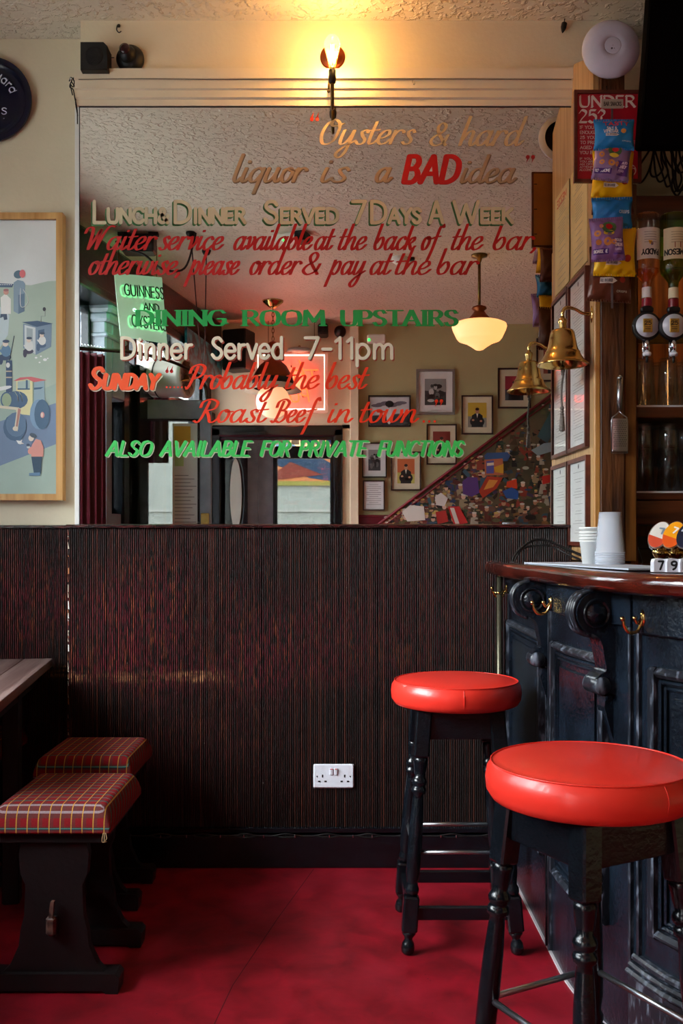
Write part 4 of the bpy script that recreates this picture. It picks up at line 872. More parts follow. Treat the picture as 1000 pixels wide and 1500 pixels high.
# ---------------------------------------------------------------- bar counter: everything is mapped along the curved front
FACE = [(.605, 0), (.605, -.40), (.605, -.722), (.612, -.98), (.665, -1.217), (.735, -1.432), (.85, -1.545), (1.05, -1.60), (1.5, -1.62), (2.6, -1.62)]
NOSE = [(.53, -.012), (.515, -.377), (.53, -.592), (.56, -.808), (.592, -1.163), (.625, -1.346), (.69, -1.486), (.80, -1.575), (1.05, -1.625), (1.5, -1.65), (2.6, -1.65)]
def path(pts):
    c = [Vector((p.x, p.y)) for p in crom([(a, b, 0) for a, b in pts], 10)]
    L = [0]
    for i in range(1, len(c)): L.append(L[-1] + (c[i] - c[i - 1]).length)
    def f(s):
        s = max(0, min(L[-1] - 1e-6, s)); i = 0
        while L[i + 1] < s: i += 1
        t = (s - L[i]) / (L[i + 1] - L[i]); p = c[i].lerp(c[i + 1], t)
        e = .05; a, b_ = None, None
        d = (c[min(i + 2, len(c) - 1)] - c[max(i - 1, 0)]).normalized()
        return p, Vector((d.y, -d.x))      # outward: towards the customers
    def at_y(y): return min(((abs(q.y - y), l) for q, l in zip(c, L)))[1]
    return f, L[-1], at_y
fface, LF, sF = path(FACE); fnose, LN, sN = path(NOSE)
# outward normal must point to -X at the start
sg = 1 if fface(.1)[1].x < 0 else -1
def BP(s, n, z): p, o = fface(s); return (p.x + o.x * sg * n, p.y + o.y * sg * n, z)
def cbx(b, s0, s1, z0, z1, n0, n1, c=.0, k=None):
    """a box bent along the bar front; s along, n outwards, with softened outer edges"""
    k = k or max(1, int(abs(s1 - s0) / .04)); c = min(c, abs(z1 - z0) * .4)
    prof = [(n0, z0), (n1 - c, z0), (n1, z0 + c), (n1, z1 - c), (n1 - c, z1), (n0, z1)] if c else [(n0, z0), (n1, z0), (n1, z1), (n0, z1)]
    m = len(prof); V = [BP(s0 + (s1 - s0) * i / k, n, z) for i in range(k + 1) for n, z in prof]
    F_ = [(i * m + j, i * m + (j + 1) % m, (i + 1) * m + (j + 1) % m, (i + 1) * m + j) for i in range(k) for j in range(m)]
    F_ += [tuple(range(m)), tuple(k * m + j for j in range(m - 1, -1, -1))]
    b._add(V, F_); return b
bar = thing('bar_counter', 'curved bar counter with chipped black panelled front and mahogany rim', 'bar counter', (0, 0, 0))
cbx(MB(M_BARBLK), .0, LF - .1, .0, 1.06, -.03, 0).build('front_board', None, bar)
# countertop slab and rounded nosing
n = 60; top = [fnose(.02 + (LN - .1) * i / n)[0] for i in range(n + 1)]
ring = [(p.x, p.y) for p in top] + [(2.55, -1.1), (1.45, -1.05), (1.2, -.75), (1.1, -.36), (.98, -.345), (.98, -.012)]
# slab inset a little from the nosing
b = MB(M_MAHOG); fs = [(p.x + .02, p.y + (.0 if p.x < .6 else .02)) for p in top]
inner = [(max(p.x + .02, .0) + (.45 if p.y > -1.1 else .45 - 0), p.y) for p in top]
V = []; 
for i, p in enumerate(top):
    t_ = i / n; q = Vector((.975, -.012)).lerp(Vector((1.00, -.75)), min(1, t_ * 2.2)) if t_ < .45 else Vector((1.00, -.75)).lerp(Vector((2.55, -1.05)), (t_ - .45) / .55)
    V += [(p.x + .01, p.y, 1.112), (q.x, q.y, 1.112), (q.x, q.y, 1.075), (p.x + .01, p.y, 1.075)]
b._add(V, [(4 * i + j, 4 * i + (j + 1) % 4, 4 * i + 4 + (j + 1) % 4, 4 * i + 4 + j) for i in range(n) for j in range(4)] + [(0, 1, 2, 3), tuple(4 * n + j for j in (3, 2, 1, 0))])
b.build('countertop', None, bar)
b = MB(M_MAHOG); prof = [(-.035, 1.069), (-.010, 1.0665), (.006, 1.071), (.015, 1.080), (.0175, 1.092), (.015, 1.104), (.007, 1.112), (-.006, 1.1155), (-.035, 1.1155)]
sgn = 1 if fnose(.1)[1].x < 0 else -1; V = []; m = len(prof); NN = 90
for i in range(NN + 1):
    s = .0 + (LN - .1) * i / NN; p, o = fnose(s); e = min(1, i / 4); e = (1 - (1 - e) ** 2) ** .5
    for q, z in prof: nn_ = q if q < 0 else q * e; V.append((p.x + o.x * sgn * nn_, p.y + o.y * sgn * nn_, 1.092 + (z - 1.092) * (.75 + .25 * e)))
b._add(V, [(i * m + j, i * m + (j + 1) % m, (i + 1) * m + (j + 1) % m, (i + 1) * m + j) for i in range(NN) for j in range(m)] + [tuple(range(m))], True)
b.build('bar_rim', None, bar, 'rounded glossy mahogany rim')
sJ1, sJ2 = sF(-.722), sF(-1.285)          # joints between the bar panels
b = MB(M_BARBLK)
cbx(b, .0, sJ1 - .008, 1.0, 1.07, 0, .012, .003); cbx(b, sJ1 + .008, sJ2 - .008, .985, 1.07, 0, .012, .003); cbx(b, sJ2 + .01, LF - .2, .975, 1.07, 0, .016, .004)
b.build('frieze_rail', None, bar)
for s in (.012, sJ1 - .022, sJ1 + .012, sJ2 - .022, sJ2 + .012):
    b = MB(M_WORN_SHEEN); cbx(b, s, s + .010, .0, 1.0, 0, .009, .003, 1); b.build('bead_strip', None, bar)
def panel(s0, s1, z0, z1):
    """raised moulding frame in three steps and a fielded centre"""
    for k, (o, w, h) in enumerate(((0, .022, .020), (.026, .010, .011), (.040, .008, .007))):
        b = MB(M_BARBLK if k else M_WORN_SHEEN); a0, a1, y0, y1 = s0 + o, s1 - o, z0 + o, z1 - o
        cbx(b, a0, a1, y1 - w, y1, 0, h, h * .45); cbx(b, a0, a1, y0, y0 + w, 0, h, h * .45)
        cbx(b, a0, a0 + w, y0, y1, 0, h, h * .3, 1); cbx(b, a1 - w, a1, y0, y1, 0, h, h * .3, 1)
        b.build('panel_moulding', None, bar)
    b = MB(M_BARBLK); cbx(b, s0 + .062, s1 - .062, z0 + .062, z1 - .062, 0, .006, .004); b.build('panel_field', None, bar)
pn = [(sF(-.10), sF(-.66), .25, .905), (sF(-.80), sF(-1.17), .25, .905), (sF(-1.36), sF(-1.36) + .62, .30, .905), (sF(-1.36) + .74, sF(-1.36) + 1.3, .30, .905)]
for q in pn: panel(*q)
for (a, c) in ((sJ2 + .004, LF - .2),):
    b = MB(M_WORN_SHEEN)
    cbx(b, a, c, 0, .19, 0, .022, .004); cbx(b, a, c, .19, .205, 0, .034, .006); cbx(b, a, c, .205, .218, 0, .026, .005); cbx(b, a, c, .218, .235, 0, .016, .005)
    b.build('plinth_moulding', None, bar)
cbx(cbx(MB(flat('B8B0B4')), .0, sJ2, 0, .004, .0, .008, .001), sJ2, LF - .3, 0, .004, .022, .030, .001).build('sealant_line', None, bar, 'thin grey sealant line where the bar meets the floor')
# scroll corbels
def corbel(s, zc, k=1.0):
    p, o = fface(s); o = o * sg
    t = Vector((-o.y, o.x)); M = Matrix(((o.x, t.x, 0, p.x), (o.y, t.y, 0, p.y), (0, 0, 1, zc), (0, 0, 0, 1)))  # local x outwards, y along, z up
    c = bpy.data.objects.new('corbel', None); SC.collection.objects.link(c); c.parent = bar; c.matrix_local = M
    body = crom([(0, .045, 0), (.045, .048, 0), (.085, .035, 0), (.102, .0, 0), (.088, -.038, 0), (.050, -.058, 0), (.036, -.075, 0), (.030, -.105, 0), (.024, -.14, 0), (.040, -.150, 0), (.052, -.168, 0), (.040, -.192, 0), (.0, -.20, 0)], 4)
    b = MB(M_MATT if 0 else M_BARBLK); b.prism([(q.x * k, q.y * k) for q in body], -.027 * k, .027 * k); b.build('scroll_body', None, c)
    for sd in (-1, 1):
        Mx = Matrix.Translation((.050 * k, sd * .0265 * k, -.004 * k)) @ Matrix.Rotation(R(-90 * sd), 4, 'X')
        MB(M_BARBLK).lathe([(.037 * k, 0), (.036 * k, .005), (.031 * k, .006), (.029 * k, .002), (.0255 * k, .002), (.024 * k, .006), (.012 * k, .009), (.004 * k, .0095), (.001, .012)], 24, Mx).build('rosette', None, c)
    f = crom([(.05, .050, 0), (.088, .037, 0), (.105, .0, 0), (.091, -.040, 0), (.060, -.058, 0)], 5); m_ = len(f)
    for off in (-.016, -.0055, .005, .0155):
        MB(M_WORN_SHEEN).tube([(q.x * k, off * k, q.y * k) for q in f], .0055 * k, 6).build('reed', None, c)
    MB(M_WORN_SHEEN).lathe([(.001, -.034 * k), (.020 * k, -.033 * k), (.022 * k, -.028 * k), (.022 * k, .030 * k), (.001, .034 * k)], 18, Matrix.Translation((.035 * k, 0, -.178 * k)) @ Matrix.Rotation(R(90), 4, 'X')).build('roll', None, c)
    b = MB(M_BARBLK); b.prism([(.0, -.20 * k), (.020 * k, -.205 * k), (.024 * k, -.23 * k), (.014 * k, -.265 * k), (.004 * k, -.30 * k), (0, -.31 * k)], -.018 * k, .018 * k); b.build('leaf_drop', None, c)
    return c
c1 = corbel(sF(-.70), 1.018, 1.0); c2 = corbel(sF(-1.17), 1.016, 1.0)
for c in (c1, c2): pass
def coat_hook(s, z):
    p, o = fface(s); o = o * sg; t = Vector((-o.y, o.x))
    c = bpy.data.objects.new('coat_hook', None); SC.collection.objects.link(c); c.parent = bar; c['label'] = 'brass double coat hook'
    c.matrix_local = Matrix(((o.x, t.x, 0, p.x + o.x * .014), (o.y, t.y, 0, p.y + o.y * .014), (0, 0, 1, z), (0, 0, 0, 1)))
    MB(M_BRASS).lathe([(.001, .0), (.009, .0), (.010, .002), (.001, .005)], 14, Matrix.Rotation(R(90), 4, 'Y') @ Matrix.Diagonal((2.1, 1, 1, 1))).build('hook_plate', None, c)
    MB(M_BRASS).tube([(.003, 0, .012), (.004, 0, -.010), (.016, 0, -.030), (.036, 0, -.032), (.048, 0, -.018), (.052, 0, -.004)], .0042, 8, curve=True).sphere((.053, 0, -.001), .0062, 10).build('hook_arm', None, c)
    MB(M_BRASS).tube([(.004, 0, -.002), (.014, 0, -.012), (.022, 0, -.002)], .0036, 8, curve=True).sphere((.022, 0, .0), .0052, 10).build('small_hook', None, c)
coat_hook(sF(-.10), 1.016); coat_hook(sF(-.80), 1.012); coat_hook(sF(-1.33), 1.012)
pp = thing('brass_pipe', 'thin dull brass pipe running up the reeded wall beside the bar end', 'pipe', ((731 - 500) * 3.40 / F, -.10, 0))
MB(mat('dull_pipe', '5E5A4A', .35, .6, var=.2)).tube([(0, 0, 0), (0, 0, 1.062)], .0095, 14).build('pipe', None, pp)
for z in (1.0, .45): MB(M_BRASS).tube([(-.016, 0, z), (.045, 0, z)], .0026, 6).lathe([(.0125, z - .004), (.0125, z + .004)], 14).build('pipe_clip', None, pp)
cab = thing('cable_loop', 'black corrugated cables arching behind the bar end', 'cable', (.56, -.20, 1.10))
MB(M_MATT).tube([(.03, .03, .0), (.055, .05, .045), (.11, .06, .085), (.16, .06, .086), (.22, .05, .06), (.285, .03, .03)], .005, 8, curve=True).build('cable', None, cab)
MB(M_MATT).tube([(.045, .08, .0), (.075, .09, .05), (.12, .1, .067), (.18, .09, .066), (.24, .06, .035), (.29, .04, .012)], .004, 8, curve=True).build('cable', None, cab)

# ---------------------------------------------------------------- oak post beside the mirror
XS = .8375; YF = -.323
post = thing('oak_post', 'tall dark oak post between the mirror and the back bar', 'post', (XS, 0, 0))
MB(M_OAKL).prism([(-.001, 1.117), (-.001, 2.885), (-.06, 2.90), (YF + .005, 2.80), (YF + .005, 1.117)], 0, .018, ax='x').build('side_board', None, post)
MB(M_PINE).box(-.0, YF - .012, 1.12, .020, YF + .006, 2.33, .003).build('edge_strip', None, post)
MB(M_POST).box(.020, YF - .012, 1.117, .100, YF + .05, 2.86, .003).build('grained_board', None, post)
MB(M_POST2).box(.101, YF - .006, 1.117, .142, YF + .30, 2.37, .003).build('veneer_board', None, post)
MB(M_OAK).box(.018, YF + .02, 1.117, .10, -.001, 2.85).build('core', None, post)

def YZ(py, z): return z
def side_frame(name, label, y0, y1, z0, z1, paper, body, frame_m=None):
    """frame hanging on the side board, facing -X; local x runs from the near edge back to the mirror"""
    t = thing(name, label, 'frame', (XS, (y0 + y1) / 2, (z0 + z1) / 2), R(-90))
    w, h = abs(y1 - y0), z1 - z0
    if frame_m: frame_(MB(frame_m), -w / 2, -h / 2, w / 2, h / 2, .014, .016).build('frame', None, t)
    MB(paper).box(-w / 2 + .008, -.007 if frame_m else -.004, -h / 2 + .008, w / 2 - .008, -.001, h / 2 - .008).build('menu_sheet', None, t)
    b = MB(flat('8E8E8E')); rn = random.Random(int(z0 * 100)); y_ = -.0076 if frame_m else -.0046; z = h / 2 - .05
    while z > -h / 2 + .03:
        l = rn.uniform(.35, .8) * (w - .06); b.box(-l / 2, y_, z, l / 2, y_ + .0004, z + .0013); z -= rn.choice([.010, .010, .024])
    b.build('printed_lines', None, t)
    if body: body(t, w, h, y_)
    if frame_m: MB(M_PANE3).box(-w / 2 + .012, -.0115, -h / 2 + .012, w / 2 - .012, -.010, h / 2 - .012).build('glass', None, t)
    return t
M_FR = mat('reddish_frame_wood', '4A2018', .4, col2='6A3426', vs=20)
def hd(t, w, h, y_):
    b = MB(flat('C83A2A')); line(b, 'MEZZE', lambda x, y: (x, y_ - .0003, y), -w * .32, w * .32, h / 2 - .055, .026, pen=.09); b.build('menu_heading', None, t)
def crest(t, w, h, y_):
    b = MB(flat('3A3A40')); b.ell(0, h / 2 - .030, .007, .009, y_ - .0003); b.build('crest', None, t)
side_frame('menu_board', 'cream menu sheet with a red heading on the oak side board', -.018, -.262, 2.128, 2.52, mat('cream_menu_paper', 'D8C490', .7), hd)
side_frame('framed_menu', 'tall framed drinks list hung beside the brass bell', -.018, -.275, 1.503, 2.115, M_PAPER, crest, M_FR)
side_frame('framed_menu', 'framed drinks list just above the bar, lower of the two', -.018, -.285, 1.168, 1.475, M_PAPER, crest, M_FR)

# poster
po = thing('age_poster', 'framed red UNDER 25 age check poster on the post', 'poster', D(888.5, 201.5, 3.145))
hw, hh = .110, .151
frame_(MB(M_FR), -hw, -hh, hw, hh, .010, .014).build('frame', None, po)
MB(flat('B4182C', .35)).box(-hw + .008, -.006, -hh + .008, hw - .008, 0, hh - .008).build('poster_sheet', None, po)
MB(mat('hardboard', '9A6430', .6)).box(-hw + .008, .0002, -hh + .008, hw - .008, .003, hh - .008).build('backing_board', None, po)
fb = MB(M_MATT)
for x, z in ((-.096, .1), (-.096, 0), (-.096, -.1), (.096, .1), (.096, 0), (.096, -.1), (0, .138), (0, -.138)): fb.box(x - .006, .003, z - .0015, x + .006, .0045, z + .0015)
fb.build('backing_tab', None, po)
TP = lambda x, y: (x, -.0066, y)
b = MB(flat('E8DCD4'))
line(b, 'UNDER', TP, -.092, .092, .098, .036, pen=.12, thin=.035, ang=45, serif=.06)
line(b, '25?', TP, -.092, -.010, .047, .040, pen=.12, thin=.035, ang=45, serif=.0)
for i, s in enumerate(('IF YOU LOOK YOUNG', 'ENOUGH TO BE UNDER', '25 YOU WILL BE ASKED', 'TO PROVE THAT YOU ARE', 'AGED 18 OR OVER WHEN', 'YOU BUY ALCOHOL')):
    line(b, s, TP, -.092, -.092 + .0090 * len(s) * .98, .026 - i * .0165, .0095, pen=.075, serif=.1)
for i, s in enumerate(('IF YOU ARE UNDER 18', 'YOU ARE COMMITTING', 'AN OFFENCE IF YOU', 'ATTEMPT TO BUY', 'ALCOHOL')):
    line(b, s, TP, -.092, -.092 + .0068 * len(s), -.075 - i * .0092, .006, pen=.08, serif=.1)
b.ell(.075, -.11, .020, .020, -.0064, 24)
b.build('poster_text', None, po)
b = MB(flat('B4182C', .35)); line(b, '25', lambda x, y: (x, -.0069, y), .062, .088, -.12, .02, pen=.12); b.build('badge_number', None, po)
MB(M_MATT).tube([(0, -.0, hh), (0, .004, hh + .02)], .002, 5).build('hanger', None, po)

# access point
ap = thing('wifi_disc', 'round white wireless access point above the post', 'device', D(895, 71, 3.13), rot=(R(90 + 3), 0, R(-2)))
MB(mat('white_satin_plastic', 'C9C9DA', .4)).lathe([(.001, .024), (.024, .0238), (.0262, .0232), (.0268, .0222), (.0276, .0234), (.045, .0215), (.066, .0165), (.082, .0085), (.091, -.001), (.094, -.006), (.093, -.012), (.070, -.020)], 64, caps=False).build('cover', None, ap)
MB(mat('dark_bracket', '2A221E', .6)).lathe([(.070, -.020), (.069, -.016), (.001, -.016)], 48, caps=False).build('mounting_plate', None, ap)
b = MB(flat('5A5A66')); b.lathe([(.0030, .0240), (.0030, .0246)], 10, Matrix.Translation((-.004, -.010, 0))).lathe([(.0014, .0240), (.0014, .0246)], 8, Matrix.Translation((.004, -.010, 0))); b.build('logo_mark', None, ap)
MB(M_POST).box(-.03, -.03, -.030, .03, .03, -.018, .004).build('mounting_block', None, ap)

# hanging strip of snack packets
ST = D(897, 158, 3.06)
strip = thing('snack_strip', 'thin hanging card strip holding the snack packets, with a small label on top', 'display strip', ST)
MB(mat('grey_strip', '5E5658', .6)).box(-.003, .006, -.64, .003, .0075, .03).build('strip', None, strip)
MB(flat('B0A898', .5)).box(-.036, -.0005, -.002, .034, .001, .030 - .002, .002).build('name_plate', None, strip)
b = MB(flat('3A3430')); line(b, 'BAR SNACKS', lambda x, y: (x, -.0011, y), -.029, .028, .0065, .012, pen=.08); b.build('plate_text', None, strip)
def packet(name, label, px0, py0, px1, py1, Z, col, rz=0, draw=None, bulge=.022, tilt=0, seal=None):
    c = D((px0 + px1) / 2, (py0 + py1) / 2, Z); w = (px1 - px0) * Z / F; h = (py1 - py0) * Z / F
    t = thing(name, label, 'snack packet', c, 0, None); t.rotation_euler = (tilt, rz, 0)
    rn = random.Random(int(px0 * 7 + py0))
    m = mat('foil_' + col.lower(), col, .28, .15, var=.1, vs=5, bump=1.0, bs=16)
    ph = [rn.uniform(0, 6) for _ in range(6)]
    def F3(u, v, side):
        e = (4 * u * (1 - u)) ** .45 * (4 * v * (1 - v)) ** .4
        pinch = 1 - .07 * sin(v * pi)
        x = (u - .5) * w * pinch; z = (v - .5) * h + .002 * sin(u * 23 + ph[0]) * (abs(v - .5) > .45)
        wr = .0025 * sin(u * 9 + ph[1] + v * 7) * e + .0016 * sin(u * 21 - v * 17 + ph[2]) * e
        wr += .002 * sin(u * 30 + ph[3]) * max(0, abs(v - .5) - .3) * 4
        return (x, side * (bulge * e + .0012) + wr, z)
    MB(m).grid(lambda u, v: F3(u, v, -1), 22, 22).grid(lambda u, v: F3(1 - u, v, 1), 22, 22).build('foil_bag', None, t)
    ms = mat('foil_' + (seal or col).lower(), seal or col, .3, .3, bump=1, bs=16)
    for s in (-1, 1):
        b = MB(ms); k = 16
        for i in range(k):
            x0, x1 = -w / 2 + w * i / k, -w / 2 + w * (i + 1) / k
            b.box(x0, -.0016, s * h / 2 - .006, x1 - w / k * .2, .0016, s * h / 2 + .0065)
        b.build('crimped_seal', None, t)
    def TS(x, y):
        u = min(.98, max(.02, x / w + .5)); v = min(.98, max(.02, y / h + .5))
        p = F3(u, v, -1); return (x, p[1] - .0016, y)
    if draw: draw(t, TS, w, h)
    return t
def txt(t, TS, s, x0, x1, y, hgt, col, name='packet_text', **k):
    b = MB(flat(col, .4)); line(b, s, TS, x0, x1, y, hgt, pen=k.pop('pen', .12), **k); b.build(name, None, t)
def tag_(t, TS, x0, x1, y0, y1, col, words=None, wc='7A7A80', arrow=True):
    b = MB(flat(col, .4))
    k = 6
    for i in range(k):
        a, c = x0 + (x1 - x0) * i / k, x0 + (x1 - x0) * (i + 1) / k
        b.poly([TS(a, y0), TS(c, y0), TS(c, y1), TS(a, y1)])
    if arrow: b.poly([TS(x1, y0), TS(x1 + (y1 - y0) * .8, (y0 + y1) / 2), TS(x1, y1)])
    b.build('printed_tag', None, t)
    if words:
        TT = lambda x, y: tuple(q + d for q, d in zip(TS(x, y), (0, -.0008, 0)))
        b = MB(flat(wc, .4)); line(b, words, TT, x0 + .002, x1 - .001, y0 + (y1 - y0) * .25, (y1 - y0) * .5, pen=.08); b.build('tag_text', None, t)
def blob(t, TS, x, y, r, col, k=1.0, name='printed_motif', n=12, dy=-.0006):
    b = MB(flat(col, .4)); b.poly([tuple(q + d for q, d in zip(TS(x + r * cos(2 * pi * i / n), y + r * k * sin(2 * pi * i / n)), (0, dy, 0))) for i in range(n)]); b.build(name, None, t)
def d_blue(t, TS, w, h):
    txt(t, TS, 'TASTY', -w * .30, w * .32, h * .26, h * .14, 'D83030'); txt(t, TS, 'SALT &', -w * .22, w * .02, h * .10, h * .10, 'E8F0F8'); txt(t, TS, 'VINEGAR', -w * .30, w * .06, -.01 * h, h * .10, 'E8F0F8')
    tag_(t, TS, -w * .25, w * .02, -h * .14, -h * .04, 'E0E8F0', 'FULL ON FLAVOUR'); blob(t, TS, w * .18, h * .05, h * .09, 'E0A050'); txt(t, TS, 'CRISPS', w * .15, w * .38, -h * .32, h * .035, 'C8D8E8')
def d_purple(t, TS, w, h):
    tag_(t, TS, -w * .46, -w * .02, -h * .40, -h * .26, '4A2A80', arrow=False); txt(t, TS, 'ROARSOME', -w * .44, -w * .06, -h * .36, h * .07, 'E8E8F0')
    blob(t, TS, .02 * w, h * .26, h * .19, '3E6A3C', .8); blob(t, TS, .0, h * .12, h * .14, 'E6D040', .45, dy=-.0010); blob(t, TS, 0.02 * w, h * .28, h * .09, 'C41E28', .8, dy=-.0014)
    for x, y, r in ((-.32, .12, .08), (-.30, -.1, .07), (-.05, -.10, .10), (.12, -.12, .07), (-.2, .3, .05)): blob(t, TS, x * w, y * h, r * h, 'D8924A'); blob(t, TS, x * w, y * h, r * h * .35, '9A7AB0', dy=-.0012)
    tag_(t, TS, w * .12, w * .42, -h * .42, -h * .02, '5A3488', arrow=False); txt(t, TS, 'PICKLED', w * .16, w * .38, -h * .10, h * .06, 'F0E8F8'); txt(t, TS, 'ONION', w * .16, w * .38, -h * .22, h * .08, 'F0E8F8'); txt(t, TS, 'FLAVOUR', w * .16, w * .36, -h * .32, h * .05, 'D0C0E8')
def d_yellow(t, TS, w, h):
    txt(t, TS, 'CHEESE', -w * .3, w * .1, -h * .05, h * .13, 'B82818'); txt(t, TS, '& ONION', -w * .28, w * .12, -h * .20, h * .11, 'B82818'); tag_(t, TS, -w * .24, w * .04, -h * .33, -h * .23, 'F0E8D0', 'FULL ON FLAVOUR'); blob(t, TS, w * .26, -h * .18, h * .08, 'A83018')
def d_brown(t, TS, w, h):
    txt(t, TS, 'BEEF &', -w * .26, w * .03, h * .10, h * .12, 'E0D8D0'); txt(t, TS, 'ONION', -w * .26, w * .03, -h * .05, h * .12, 'E0D8D0'); tag_(t, TS, -w * .26, w * .02, -h * .20, -h * .09, 'D8D0C8', 'FULL ON FLAVOUR')
    blob(t, TS, w * .22, h * .02, h * .09, 'C08850'); blob(t, TS, w * .24, -h * .12, h * .06, '982820'); txt(t, TS, 'CRISPS', w * .12, w * .36, -h * .36, h * .035, 'B0A8A0')
def d_onion(t, TS, w, h):
    txt(t, TS, 'ONION', -w * .26, w * .03, -h * .10, h * .10, 'E0D8D0'); tag_(t, TS, -w * .24, w * .02, -h * .25, -h * .14, 'D8D0C8', 'FULL ON FLAVOUR'); blob(t, TS, w * .22, -h * .14, h * .09, 'D89A60')
packet('crisp_packet', 'dark brown beef and onion crisp packet at the bottom of the hanging strip', 861, 366, 926, 440, 3.09, '5A2E1E', .05, d_brown, seal='5A2E1E')
packet('crisp_packet', 'yellow cheese and onion crisp packet, lower one on the strip', 869, 336, 931, 402, 3.062, 'E8B808', .02, d_yellow)
packet('snack_packet', 'purple snack packet hanging at a tilt, lower of the two', 864, 322, 914, 380, 3.025, '8E6AA8', -.06, d_purple)
packet('crisp_packet', 'blue crisp packet mostly hidden, in the middle of the strip', 866, 293, 926, 332, 3.052, '1878C0', -.03, lambda t, TS, w, h: txt(t, TS, 'CRISPS', w * .12, w * .38, -h * .05, h * .10, 'B8D0E8'), seal='1878C0', tilt=.12)
packet('crisp_packet', 'dark brown crisp packet above the blue one on the strip', 866, 252, 928, 312, 3.085, '5A2E1E', 0, d_onion)
packet('crisp_packet', 'yellow cheese and onion crisp packet, upper one on the strip', 866, 224, 927, 289, 3.058, 'E8B808', .04, d_yellow)
packet('snack_packet', 'purple snack packet just under the top blue packet', 868, 212, 923, 263, 3.025, '9078A8', .10, d_purple)
packet('crisp_packet', 'blue salt and vinegar crisp packet at the top of the strip', 869, 178, 929, 218, 3.01, '1C84CC', 0, d_blue)
MB(flat('8A8E98', .4)).box(.012, .004, -.095, .056, .0055, -.045).build('barcode_card', None, strip)

# brass bell on its bracket
bell = thing('brass_bell', 'brass ship style bell on a wall bracket with a tasselled cord', 'bell', (.740, -.300, 1.777))
MB(M_BRASS).lathe([(.001, .118), (.022, .117), (.036, .112), (.040, .104), (.043, .085), (.049, .055), (.055, .042), (.0575, .040), (.0575, .036), (.060, .030), (.070, .014), (.080, .004), (.0862, -.001), (.0858, -.005), (.0820, -.003), (.072, .006), (.055, .028), (.045, .05), (.038, .08), (.034, .10), (.001, .108)], 48, caps=False).build('bell_body', None, bell)
MB(M_BRASS).lathe([(.010, .117), (.012, .122), (.013, .130), (.016, .142), (.014, .150), (.009, .153), (.007, .160)], 12).build('crown', None, bell)
MB(M_BRASS).tube([(0, 0, .155), (0, 0, .170), (.006, 0, .184), (.020, -.0, .189), (.045, 0, .182), (.065, -.002, .170), (.086, -.003, .166), (.097, -.003, .167)], [.0052, .006, .0065, .006, .0055, .0055, .006, .007], 10, curve=True).build('bracket_arm', None, bell)
MB(M_BRASS).lathe([(.001, .0), (.011, 0), (.012, .003), (.001, .006)], 18, Matrix.Translation((.0985, -.003, .166)) @ Matrix.Rotation(R(-90), 4, 'Y') @ Matrix.Diagonal((2.4, 1, 1, 1))).build('wall_plate', None, bell)
MB(M_BRASSD).tube([(0, 0, .10), (0, 0, -.012)], .0035, 6).sphere((0, 0, -.012), .009, 10).build('clapper', None, bell)
M_ROPE = mat('grey_cord', '6E6862', .9, var=.25, vs=200)
b = MB(M_ROPE); b.tube([(0, 0, -.018), (.003, 0, -.028), (-.002, .001, -.07), (-.004, 0, -.11), (-.002, 0, -.145)], .0036, 7, curve=True)
b.build('cord', None, bell)
for z, r in ((-.024, .0075), (-.034, .006), (-.148, .0075), (-.158, .0065), (-.168, .007)): MB(M_ROPE).sphere((-.002 if z < -.1 else .001, 0, z), r, 10).build('knot', None, bell)
MB(M_ROPE).lathe([(.004, -.168), (.0075, -.178), (.009, -.20), (.0105, -.222), (.006, -.226)], 10, Matrix.Translation((-.002, 0, 0))).build('tassel', None, bell)

# hand grater on the post
gr = thing('hand_grater', 'stainless steel hand grater hung on the dark oak post', 'grater', D(907, 608, 3.15))
MB(M_STEEL).tube([(0, 0, .018), (0, 0, .06), (.0015, 0, .12)], [.0085, .009, .0098], 14).sphere((.0015, 0, .121), .0098, 12).build('handle', None, gr)
MB(M_MATT).lathe([(.0035, 0), (.0035, .001)], 12, Matrix.Translation((.0015, -.0098, .119)) @ RX).build('hanging_hole', None, gr)
MB(M_STEEL).tube([(0, 0, .018), (0, 0, .012), (-.010, 0, .002), (-.024, 0, -.008), (-.0262, 0, -.02), (-.0262, 0, -.125), (.0262, 0, -.125), (.0262, 0, -.02), (.024, 0, -.008), (.010, 0, .002), (0, 0, .012)], .0020, 6).build('wire_frame', None, gr)
b = MB(M_STEEL); b.grid(lambda u, v: ((u - .5) * .050, -.004 - .004 * sin(u * pi), -.012 - .104 * v), 12, 2).box(-.025, -.004, -.120, .025, .004, -.113, .001); b.build('blade_plate', None, gr)
for i in range(7):
    for j in range(13):
        u = .14 + .12 * i + (.03 if j % 2 else -.03)
        b = MB(M_MATT); x = (u - .5) * .05; y = -.0045 - .004 * sin(u * pi)
        b._add([(x - .0015, y - .0003, -.022 - j * .0068), (x + .0015, y - .0003, -.022 - j * .0068), (x + .0008, y - .0012, -.0195 - j * .0068), (x - .0008, y - .0012, -.0195 - j * .0068), (x - .0015, y + .001, -.022 - j * .0068), (x + .0015, y + .001, -.022 - j * .0068)], [(0, 1, 2, 3), (0, 4, 5, 1), (2, 1, 5), (3, 0, 4)])
        b.build('grating_tooth', None, gr)
MB(M_CHROME).tube([(0, .004, .136), (0, -.006, .132), (0, -.008, .124)], .0015, 5).build('nail', None, gr)

